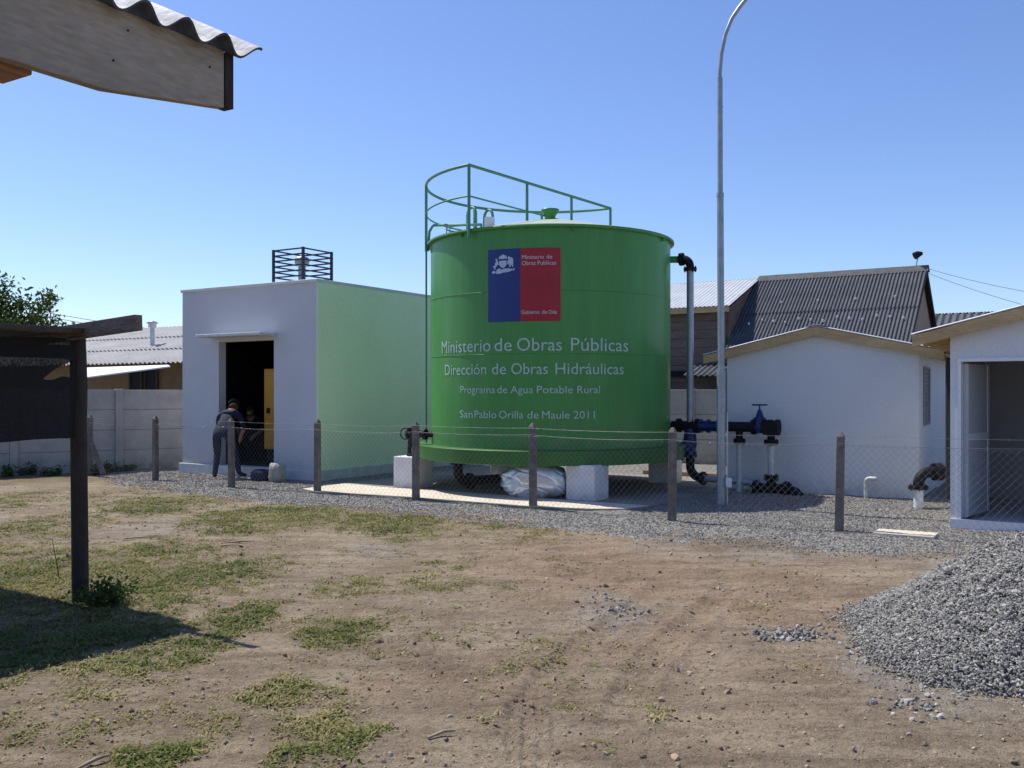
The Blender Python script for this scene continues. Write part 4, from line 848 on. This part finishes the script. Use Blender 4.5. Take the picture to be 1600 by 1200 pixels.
# ------------------------------------------------------------------ street light
q = gnd(1127, 791); sp = thing('street_light', 'tall stepped galvanised lamp post with curved arm rising in front of the tank', 'street lamp', (q.x,q.y,0))
MB().tube([(0,0,-.02),(0,0,1.86)], .062, 16).tube([(0,0,1.82),(0,0,1.88)], .066, 16).build('pole', M['galv'], sp)
u_ = MB(); u_.tube([(0,0,1.86),(-.015,0,4.32)], .047, 16); u_.tube([(-.015,0,4.32),(-.02,0,5.95)], .038, 16); u_.tube([(-.015,0,4.30),(-.015,0,4.35)], .051, 16); u_.tube([(-.03,-.05,5.55),(.03,.05,5.56)], .012, 6); u_.build('upper_pole', M['galv'], sp)
am = MB(); pts = [(-.02,0,5.9)]
for (xp, yp) in ((1124.5,115),(1127,85),(1133,55),(1143,30),(1155,12),(1167,-3),(1190,-22),(1225,-38),(1270,-48)):
    c = px(xp, yp, q.y); pts.append((c.x-q.x, 0, c.z))
am.tube(pts, .029, 12); ao = am.build('arm', M['galv'], sp)
e_ = pts[-1]; lh = MB(); lh.tube([(e_[0]-.03,0,e_[2]),(e_[0]+.1,0,e_[2]+.03),(e_[0]+.3,0,e_[2]+.03),(e_[0]+.5,0,e_[2])], [.04,.1,.12,.05], 14); lh.build('lamp_head', M['grey_metal'], ao)
MB().b2((.045,-.10,.27), (.125,-.055,.40)).build('junction_box', M['white_metal'], sp, bevel=.01)
MB().tube([(.072,-.05,-.02),(.072,-.05,1.3)], .011, 8).build('conduit', M['galv_pale'], sp)

# ------------------------------------------------------------------ the two small white houses
def louvre(parent, x, y0, y1, z0, z1, nrm, fins=14, out=.045):
    fr = MB(); s = nrm
    fr.b2((x+s*.002,y0,z0), (x+s*out,y0+.035,z1)); fr.b2((x+s*.002,y1-.035,z0), (x+s*out,y1,z1)); fr.b2((x+s*.002,y0+.035,z0), (x+s*out,y1-.035,z0+.03)); fr.b2((x+s*.002,y0+.035,z1-.03), (x+s*out,y1-.035,z1)); fr.b2((x+s*.002,y0+.035,z0+.03),(x+s*.008,y1-.035,z1-.03))
    o = fr.build('louvre_window', M['louvre'], parent); sl_ = MB(); n = fins
    for i in range(n):
        z = z0+.05+i*(z1-z0-.09)/(n-1); sl_.box((x+s*(out*.55+.010),(y0+y1)/2,z), (out*1.6,y1-y0-.074,.008), Matrix.Rotation(s*R_(32), 3, 'Y'))
    sl_.build('slats', M['louvre'], o); return o
def gable_house(label, org, wd, dp_, eave, peak, front_open=None, oh=.36, fo=.14):
    h = thing('white_house', label, 'house', org, GA); t = .12
    sl_ = (peak-eave)/(wd/2); mid = -wd/2 if front_open is None else wd/2; x0, x1 = (-wd, 0) if front_open is None else (0, wd)
    wl = MB()
    if front_open is None: wl.prism([(x0,-.03),(x1,-.03),(x1,eave),(mid,peak),(x0,eave)], 0, t)
    else:
        a, b, top = front_open; za = eave+sl_*a; zb = eave+sl_*b
        wl.prism([(x0,-.03),(a,-.03),(a,za),(x0,eave)], 0, t); wl.prism([(a,top),(b,top),(b,zb),(a,za)], 0, t); wl.prism([(b,-.03),(x1,-.03),(x1,eave),(mid,peak),(b,zb)], 0, t)
    wl.prism([(x0,-.03),(x1,-.03),(x1,eave),(mid,peak),(x0,eave)], dp_-t, dp_)
    wl.b2((x0,t,-.03), (x0+t,dp_-t,eave)); wl.b2((x1-t,t,-.03), (x1,dp_-t,eave)); wl.build('wall', M['white_house'], h)
    cf = MB(); th = .035
    for s in (-1, 1):
        xe = mid+s*(wd/2+oh); ze = eave-sl_*oh+.075; zp = peak+.075
        if s < 0: U = Vector((0, dp_+2*fo, 0)); o_ = Vector((mid, -fo, zp)); V = Vector((xe-mid, 0, ze-zp))
        else: U = Vector((0, dp_+2*fo, 0)); o_ = Vector((mid, -fo, zp)); V = Vector((xe-mid, 0, ze-zp))
        corrugated(cf, o_, U, V, .13, .012, .006 if s < 0 else -.006, 6)
    r_ = cf.build('roof', M['zinc'], h)
    rc = MB(); rc.prism([(mid-.16,peak+.075-.16*sl_+.02),(mid,peak+.10),(mid+.16,peak+.075-.16*sl_+.02),(mid,peak+.085)], -fo-.01, dp_+fo+.01); rc.build('ridge_cap', M['zinc'], r_)
    for s in (-1, 1):
        xe = mid+s*(wd/2+oh-.01); ze = eave-sl_*(oh-.01)
        bb = MB(); bb.prism([(mid,peak+.055),(xe,ze+.055),(xe,ze-.075),(mid,peak-.075)], -fo+.0, -fo+.03); bb.build('bargeboard', M['pine'], h)
        so2 = MB(); so2.prism([(mid+s*(wd/2+.003),eave-.02),(xe,ze-.0),(xe,ze+.02),(mid+s*(wd/2+.003),eave+.0)], -fo+.031, dp_+fo-.01); so2.build('soffit', M['pine'], h)
        for k in range(6):
            rb_ = MB(); yy = .05+k*(dp_-.1)/5; rb_.prism([(mid+s*(wd/2+.003),eave-.075),(xe-s*.02,ze-.05),(xe-s*.02,ze-.001),(mid+s*(wd/2+.003),eave-.021)], yy-.025, yy+.025); rb_.build('rafter_tail', M['pine'], h)
    return h
h1 = gable_house('small white gabled house with louvre windows, behind the pipe manifold', H1, 2.88, 3.4, 2.20, 2.53)
MB().b2((-2.88,-.003,2.02), (0,-.0005,2.028)).build('board_joint', M['white_house'], h1)
louvre(h1, 0, .42, 1.02, 1.08, 1.97, 1, 14, .026)
louvre(h1, -2.88, .06, .7, 1.12, 1.95, -1, 14, .06)
h2 = gable_house('white gabled house at the right with its grey door standing open', H2, 2.9, 3.0, 2.29, 2.65, (.075, 1.06, 1.98), .40, .16)
pl = MB(); pl.b2((-.0,-.035,-.03), (2.92,-.003,.12)); pl.b2((.075,-.003,-.03), (1.06,.12,.10)); pl.b2((.121,.1205,-.03), (2.78,2.88,.08)); pl.build('plinth', M['white_metal'], h2)
fr = MB(); fr.b2((.078,-.02,.121), (.115,.14,1.979)); fr.b2((1.015,-.02,.121), (1.057,.14,1.979)); fr.b2((.115,-.02,1.94), (1.015,.14,1.979)); fr.build('door_frame', M['white_metal'], h2)
dl = MB(); ang = R_(78); rot = Matrix.Rotation(ang, 3, 'Z'); o_ = Vector((.14,.13,0))
def dpanel(x0, x1, z0, z1, y0=-.018, y1=.018): 
    c = Vector(((x0+x1)/2,(y0+y1)/2,(z0+z1)/2)); dl.box(rot @ c+o_, (x1-x0,y1-y0,z1-z0), rot)
dpanel(0,.82,.13,1.92); dl.v = dl.v
d_o = dl.build('door', M['door_grey'], h2)
dl = MB(); dpanel(.0,.82,1.02,1.10,-.026,-.019); dpanel(0,.06,.13,1.92,-.027,-.0195); dpanel(.76,.82,.13,1.92,-.027,-.0195); dl.build('door_rails', M['white_metal'], d_o)
il = MB(); il.b2((.125,2.85,.09), (2.775,2.878,2.3)); il.b2((2.75,.125,.09), (2.778,2.84,2.3)); il.b2((.122,.95,.09),(.14,2.84,2.3)); il.b2((.14,.13,2.305),(2.74,2.84,2.325)); il.build('interior_lining', M['inner_wall'], h2)
gu = MB(); gu.tube([(-.06,.35,.3),(-.06,.35,2.0)], .03, 10); gu.tube([(-.06,.35,1.72),(-.02,.35,1.72)], .05, 10); gu.build('downpipe', M['black_cable'], h2)

# ------------------------------------------------------------------ boundary walls of precast panels
def precast(label, a, b, rows, ph_, pw, name='panel_wall'):
    d = Vector((b[0]-a[0], b[1]-a[1], 0)); L = d.length; t = thing(name, label, 'wall', (a[0],a[1],0), math.atan2(d.y, d.x)); n = max(1, round(L/pw)); st = L/n
    for i in range(n):
        m_ = MB()
        for k in range(rows): m_.b2((i*st+.07, -.02, k*ph_-.03 if k == 0 else k*ph_+.006), ((i+1)*st-.07, .02, (k+1)*ph_-.006)); m_.b2((i*st+.07, -.008, (k+1)*ph_-.006), ((i+1)*st-.07, .008, (k+1)*ph_+.006)) if k < rows-1 else 0
        m_.build('panel', M['precast'], t, bevel=.006)
    for i in range(n+1): MB().b2((i*st-.07,-.06,-.05), (i*st+.07,.06,rows*ph_+.01)).build('post', M['precast'], t, bevel=.008)
    return t
precast('weathered grey precast panel wall left of the pump house', (-9.7-.84*5.4,17.6-.54*5.4), (-9.7+.84*9.6,17.6+.54*9.6), 4, .408, 1.78)
wa = W(-13.5, 19.4); wb = W(3.2, 19.4)
precast('grey precast panel wall behind the tank, before the brown timber house', wa.xy, wb.xy, 3, .545, 2.0)

# ------------------------------------------------------------------ brown timber house behind (yard coordinates)
bh = thing('timber_house', 'brown timber house with half zinc and half dark corrugated roof behind the wall', 'house', (0,0,0), GA)
rA, rB, rC = -15.0, -6.6, -2.87; bE, bR = 20.0, 22.3; zE, zR = 3.50, 4.33
wl = MB()
for k in range(17): wl.b2((rA,bE+.25+(k%2)*.0,k*.2), (rB-.16,bE+.30,k*.2+.187))
wl.b2((rA,bE+.27,0), (rB-.16,bE+.31,3.42)); wl.build('wall', M['brown_siding'], bh)
gwl = MB(); gwl.prism([(bE+.30,0),(2*bR-bE-.3,0),(2*bR-bE-.3,zE-.02),(bR,zR-.08),(bE+.30,zE-.02)], rB-.16, rB-.08, 'x'); gwl.build('gable_wall', M['brown_siding'], bh)
zr = MB()
for k in range(1): corrugated(zr, (rA,bE,zE), (rB-rA,0,0), (0,bR-bE,zR-zE), .10, .012, .006, 5, 1)
corrugated(zr, (rA,2*bR-bE,zE), (rB-rA,0,0), (0,bE-bR,zR-zE), .10, .012, -.006, 5, 1); zo = zr.build('roof', M['zinc'], bh); zo['label'] = 'bright zinc half of the roof'
MB().b2((rA,bE+.02,zE-.14), (rB-.02,bE+.05,zE-.03)).build('fascia', M['pine'], bh)
slp = .74; bE2 = 19.65; zE2 = zR-slp*(bR-bE2)
dr_ = MB(); nn = 2
for k in range(nn):
    b0 = bE2+(bR-bE2)*k/nn; b1 = bE2+(bR-bE2)*(k+1)/nn+.1*(k < nn-1); z0 = zE2+slp*(b0-bE2)+.02*k; z1 = zE2+slp*(b1-bE2)+.02*k
    corrugated(dr_, (rB-.05,b0,z0), (rC-rB+.05,0,0), (0,b1-b0,z1-z0), .078, .017, .006, 8, 1)
corrugated(dr_, (rB-.05,2*bR-bE2,zE2), (rC-rB+.05,0,0), (0,bE2-bR,zR-zE2), .078, .017, -.006, 6, 1); do = dr_.build('roof', M['dark_roof'], bh); do['label'] = 'dark corrugated half of the roof'
MB().prism([(bR-.16,zR-.09),(bR,zR+.06),(bR+.16,zR-.09),(bR,zR+.03)], rB-.02, rC+.03, 'x').build('ridge_cap', M['fibro_dark'], do)
for k in range(26):
    r = rB+.25+(k % 13)*.27; f_ = .36 if k < 13 else .62+.1*((k*7) % 3); b = bE2+(bR-bE2)*(f_+.02*((k*5) % 3)); 
    if k >= 13 and k % 3: continue
    MB().tube([(r,b,zE2+slp*(b-bE2)+.02),(r,b-.01,zE2+slp*(b-bE2)+.065)], .022, 8).build('roof_screw', M['white_metal'], do)
MB().prism([(bE2+.45,0),(2*bR-bE2-.45,0),(2*bR-bE2-.45,zE2+.2),(bR,zR-.10),(bE2+.45,zE2+.2)], rC-.20, rC-.12, 'x').build('gable_wall', M['gable_tan'], bh)
bw_ = MB(); bw_.prism([(bE2-.02,zE2-.12),(bR,zR-.13),(bR,zR-.03),(bE2-.02,zE2-.03)], rC-.03, rC, 'x'); bw_.prism([(bR,zR-.13),(2*bR-bE2,zE2-.12),(2*bR-bE2,zE2-.03),(bR,zR-.03)], rC-.03, rC, 'x'); bw_.build('bargeboard', M['dark_wood'], bh)
MB().b2((rB-3.2,bE+.18,1.93), (rB-.5,bE+.245,2.06)).build('window_band', M['dark_room'], bh)
lt_ = MB(); corrugated(lt_, (rB-.9,bE-.5,1.94), (1.0,0,0), (.12,.6,.30), .13, .02, .006, 6); lo_ = lt_.build('lean_to_roof', M['dark_roof'], bh)
# floodlight on the ridge
c = W(rC-.25, bR, zR); fl = thing('floodlight', 'small dark floodlight on a thin stick at the end of the dark ridge', 'floodlight', c, GA)
MB().tube([(0,0,-.02),(.06,0,.26)], .012, 6).build('bracket', M['grey_metal'], fl)
MB().tube([(-.01,-.04,.27),(.06,.0,.31),(.14,.04,.33)], [.085,.075,.035], 12).build('lamp', M['cast_iron'], fl)
# farther dark roofed house
fh = thing('dark_roofed_house', 'distant low house with dark roof at far right between the gables', 'house', (0,0,0), GA)
c = px(1455, 492, 30); r0_, b0_ = RB(c.x, c.y); MB().b2((r0_-2,b0_-2.2,0), (r0_+7,b0_+2.2,2.9)).build('wall', M['gable_tan'], fh)
k_ = MB(); corrugated(k_, (r0_-2.3,b0_-2.6,2.7), (9.6,0,0), (0,2.6,1.38), .2, .03, .006, 6); corrugated(k_, (r0_-2.3,b0_+2.6,2.7), (9.6,0,0), (0,-2.6,1.38), .2, .03, -.006, 6); k_.build('roof', M['dark_roof'], fh)

# ------------------------------------------------------------------ low house at far left
lh_ = thing('grey_roofed_house', 'low house with big grey sheet roof and flue pipe beyond the left wall', 'house', (0,0,0), GA)
r0_, r1_, bE_, bR_ = -31.0, -16.4, 15.3, 19.0; ze_, zr_ = 2.32, 3.50
MB().b2((r0_+.3,bE_+.35,0), (r1_-.2,2*bR_-bE_-.4,2.35)).build('wall', M['ochre_wall'], lh_)
g_ = MB(); n_s = 3
for k in range(n_s):
    f0, f1 = k/n_s, (k+1)/n_s; corrugated(g_, (r0_,bE_+(bR_-bE_)*f0,ze_+(zr_-ze_)*f0+.035*k), (r1_-r0_,0,0), (0,(bR_-bE_)*(f1-f0)+.1,(zr_-ze_)*(f1-f0)+.03), .18, .022, .01, 6)
corrugated(g_, (r0_,2*bR_-bE_,ze_), (r1_-r0_,0,0), (0,bE_-bR_,zr_-ze_), .18, .022, -.01, 6); ro_ = g_.build('roof', M['grey_roof'], lh_)
A = px(112, 575, 24.4); B = px(262, 570, 22.6); C = px(266, 572, 22.45); D = px(112, 592, 22.6)
def loc_(p): r, b = RB(p.x, p.y); return (r, b, p.z)
aw = MB(); tp = [loc_(p) for p in (A,B,C,D)]; aw.add(tp+[(x,y,z-.03) for x,y,z in tp], [(0,1,2,3),(7,6,5,4),(0,4,5,1),(1,5,6,2),(2,6,7,3),(3,7,4,0)]); aw.build('awning', M['zinc'], lh_)
fp = px(238, 540, 26); rf_, bf_ = RB(fp.x, fp.y); zf = fp.z
fl_ = MB(); fl_.tube([(rf_,bf_,zf-.3),(rf_,bf_,zf+.55)], .065, 12); fo_ = fl_.build('flue_pipe', M['galv_pale'], lh_)
MB().lathe([(.065,zf+.5),(.11,zf+.52),(.11,zf+.60),(.17,zf+.64),(.03,zf+.70),(0,zf+.70)], 14, (rf_,bf_,0)).build('flue_cap', M['galv_pale'], fo_)
MB().box((rf_,bf_,zf-.12), (.5,.5,.12)).build('flashing', M['grey_roof'], fo_)
for xx in (172, 206): 
    c = loc_(px(xx, 600, 23.6)); wn = MB(); wn.b2((c[0]-.28,bE_+.31,1.5), (c[0]+.28,bE_+.345,2.2)); wo = wn.build('window', M['dark_room'], lh_)
    f_ = MB(); f_.b2((c[0]-.33,bE_+.28,1.5), (c[0]-.281,bE_+.348,2.25)); f_.b2((c[0]+.281,bE_+.28,1.5), (c[0]+.33,bE_+.348,2.25)); f_.build('frame', M['dark_wood'], wo)

# ------------------------------------------------------------------ tree behind the left shelter
def tree():
    base = px(-25, 600, 31); t = thing('tree', 'leafy green tree rising behind the timber shelter at far left', 'tree', (base.x,base.y,0)); tr = MB(); tips = []
    tr.tube([(0,0,-.1),(.06,0,1.2),(-.05,.1,2.4),(.1,0,3.4),(.05,0,4.5)], [.2,.16,.13,.09,.03], 8)
    for i in range(30):
        z = random.uniform(1.4,4.2); a = random.uniform(0,6.28); L = random.uniform(.8,2.1)*(1.25-.16*z); p0 = Vector((.02,0,z)); p2 = p0+Vector((math.cos(a)*L, math.sin(a)*L, random.uniform(.3,1.0))); p1 = p0.lerp(p2, .5)+Vector((0,0,random.uniform(-.1,.2)))
        tr.tube([p0,p1,p2], [.05,.03,.008], 5); tips += [p2, p1, p0.lerp(p2,.8)+Vector((random.gauss(0,.2),random.gauss(0,.2),.1))]
    tips += [Vector((1.85,.2,4.4)), Vector((2.2,.1,3.9)), Vector((2.0,.3,4.75)), Vector((1.7,0,3.9)), Vector((2.6,.1,3.3)), Vector((.7,0,5.0)), Vector((.3,.2,5.2)), Vector((3.0,0,3.05)),Vector((3.3,0,2.95)),Vector((1.2,0,3.6)),Vector((2.1,0,3.3))]
    for p in tips[-11:]: tr.tube([(.05,0,2.2), p*.6+Vector((0,0,.7)), p], [.05,.03,.008], 5)
    tr.build('trunk', M['bark'], t); V = []; T = []
    for p in tips:
        n = random.randint(110,190); s = random.uniform(.16,.32)
        for i in range(n):
            c = np.array(p)+rng.normal(size=3)*s*np.array([1,1,.8]); d = rng.normal(size=3); d[2] -= .4; d /= np.linalg.norm(d); e = np.cross(d, rng.normal(size=3)); e /= np.linalg.norm(e); l = random.uniform(.05,.10)
            V += [c-d*l, c+e*l*.5, c+d*l, c-e*l*.5]; T += [random.uniform(0,1)]*4
    o = np_mesh('crown', np.array(V), np.arange(len(V)).reshape(-1,4), M['leaf'], dict(tint=np.array(T))); o.parent = t
tree()
# overhead wires
def wire(a, b, sag, r, label, group, seg=16):
    pts = [a.lerp(b, i/seg)-Vector((0,0,sag*4*(i/seg)*(1-i/seg))) for i in range(seg+1)]
    tag(MB().tube(pts, r, 5).build('overhead_wire', M['black_cable']), label, 'wire', group)
wire(px(40,482,40), px(330,524,40), .1, .012, 'topmost thin black power line above the grey roof at left', 'power lines at left')
wire(px(40,488,40), px(330,530,40), .12, .012, 'middle thin black power line above the grey roof at left', 'power lines at left')
wire(px(40,496,40), px(330,534,40), .1, .012, 'lowest thin black power line above the grey roof at left', 'power lines at left')
e1 = W(rC, bR, zR-.02)
wire(e1, px(1680,468,17), .06, .0045, 'upper thin cable running right from the dark ridge end', 'cables at the dark ridge')
wire(e1-Vector((0,0,.1)), px(1680,497,17), .06, .0045, 'lower thin cable running right from the dark ridge end', 'cables at the dark ridge')

# ------------------------------------------------------------------ timber shelter with shade cloth at left (local: x to the right along the yard, y back)
S0 = Vector((-3.33, 7.16, 0)); sh = thing('timber_shelter', 'dark timber shelter hung with black shade cloth at left', 'shelter', S0, GA)
def roundpost(x, y, z1, r, lean=(0,0)): return MB().tube([(x,y,-.05),(x+lean[0]*.4,y+lean[1]*.4,.8),(x+lean[0],y+lean[1],z1)], [r*1.02,r,r*.96], 14)
roundpost(0,0,2.03,.062,(-.05,.01)).build('post', M['dark_wood'], sh)
roundpost(-3.3,0,2.05,.06).build('post', M['dark_wood'], sh); roundpost(0,-3.6,2.05,.06).build('post', M['dark_wood'], sh)
MB().bar((-3.6,.03,1.86), (.86,-.12,2.088), .06, .11).build('rafter', M['rafter_wood'], sh)
MB().bar((-3.6,-1.7,1.965), (.2,-1.7,1.985), .06, .10).build('rafter', M['dark_wood'], sh)
MB().bar((-.06,.05,1.90), (-.06,-3.9,1.90), .07, .10).build('beam', M['dark_wood'], sh)
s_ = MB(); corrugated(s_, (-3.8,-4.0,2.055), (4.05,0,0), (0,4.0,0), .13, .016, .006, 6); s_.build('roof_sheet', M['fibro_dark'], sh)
def cloth(name, pts_fn, nu, nv, skip=None):
    b = MB(); b.v = [pts_fn(i/nu, j/nv) for j in range(nv+1) for i in range(nu+1)]
    b.f = [(j*(nu+1)+i, j*(nu+1)+i+1, (j+1)*(nu+1)+i+1, (j+1)*(nu+1)+i) for j in range(nv) for i in range(nu) if not (skip and skip((i+.5)/nu, (j+.5)/nv))]; b.smooth = [True]*len(b.f); b.mi = [0]*len(b.f)
    return b.build(name, M['shade_cloth'], sh)
def hole(u, v): return .035 < u < .10 and .42+.10*math.sin(u*60)*.2-(.10-u)*3.3 < v < .40+.02*math.sin(u*90) and v > .2
cloth('shade_cloth', lambda u, v: (-.02+.02*math.sin(u*23)*v+.02*math.sin(u*9+v*3), .06-3.7*u, 1.99-.76*v+.012*math.sin(u*19)), 420, 110, hole)
weed('leafy_weed', 'dark leafy weed growing at the foot of the shelter post', (S0.x+.24,S0.y-.12,0), .24, .19, 900, .022, .0)
for xp, yp, hh in ((12,744,.22),(48,742,.30),(86,743,.18),(150,741,.20),(172,738,.30),(200,737,.16)):
    q = gnd(xp, yp); weed('wall_weed', 'small dark weed growing along the foot of the left panel wall', (q.x,q.y,0), .26, hh, 260, .03, .0, 'weeds along the left panel wall')
q = gnd(92, 900)
tag(MB().tube([(0,0,-.01),(-.02,.0,.12),(-.05,.02,.22),(-.07,.02,.33)], [.004,.004,.003,.002], 5).build('dry_stalk', M['dark_wood'], None, q), 'thin dry stalk sticking up in grass left of the shelter post', 'stalk')

# ------------------------------------------------------------------ porch eave overhead at the upper left (local: y along the fascia plank)
E0 = Vector((-.77-.0115, 2.54-.0188, 0)); pe = thing('porch_eave', 'rough timber eave with corrugated sheet overhead at upper left', 'roof', E0, GA)
fz = 2.525; b = MB(); b.prism([(0,fz),(-4.2,fz),(-4.2,fz-.205),(-.36,fz-.205),(-.02,fz-.158),(0,fz-.155)], -.03, 0.0, 'x'); b.build('fascia_plank', M['rough_wood'], pe, bevel=.003)
for ny, nz in ((-.30,-.045),(-.34,-.13),(-.72,-.05),(-.75,-.15),(-.05,-.06)): MB().tube([(-.002,ny,fz+nz),(.002,ny,fz+nz)], .0028, 10).build('nail_head', M['cast_iron'], pe)
b = MB(); b.bar((-.145,-4.2,fz-.155), (-.145,-.49,fz-.155), .121, .08); b.build('roof_beam', M['orange_wood'], pe, bevel=.004)
for yy in (-1.5,-3.0): MB().bar((-.04,yy,fz-.06), (-3.0,yy,fz+1.2), .05, .1).build('rafter', M['rough_wood'], pe)
MB().b2((-.035,.002,fz-.152), (.002,.030,fz-.004)).build('end_board', M['dark_wood'], pe)
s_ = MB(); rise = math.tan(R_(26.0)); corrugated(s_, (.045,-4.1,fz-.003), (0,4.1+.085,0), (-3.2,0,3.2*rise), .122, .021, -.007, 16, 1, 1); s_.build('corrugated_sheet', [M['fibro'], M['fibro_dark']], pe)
MB().tube([(-.12,-.17,fz+.08),(-.12,-.17,fz+.13)], .008, 8).tube([(-.12,-.17,fz+.122),(-.12,-.17,fz+.13)], .014, 8).build('roof_nail', M['cast_iron'], pe)
MB().b2((-3.1,-4.3,-.05), (-2.9,-.5,2.3)).build('wall', M['dark_wood'], pe)

# ------------------------------------------------------------------ sticks
for i, (xp, yp, L, a, lab) in enumerate([(372,848,.35,.3,'pale dry stick lying on the dirt beyond the left grass'),(362,853,.22,-.2,'short pale splinter of wood on the dirt by the longer stick'),(145,1190,.16,1.0,'pale stick lying in the grass at the bottom left corner'),(225,841,.42,.15,'brown twig on the dirt right of the shelter post'),(415,1010,.02,0,None),(690,1150,.14,.5,'thin brown twig on the bare dirt at bottom centre')]):
    if lab is None: continue
    q = gnd(xp, yp); z = float(ground_z(np.array([q.x]), np.array([q.y]))[0]); d = Vector((math.cos(a), math.sin(a), 0))*L/2
    tag(MB().tube([-d, Vector((.01,.02,.012)), d+Vector((0,0,.01))], [.007,.009,.005], 6).build('stick', M['stick'], None, (q.x,q.y,z+.008)), lab, 'stick')
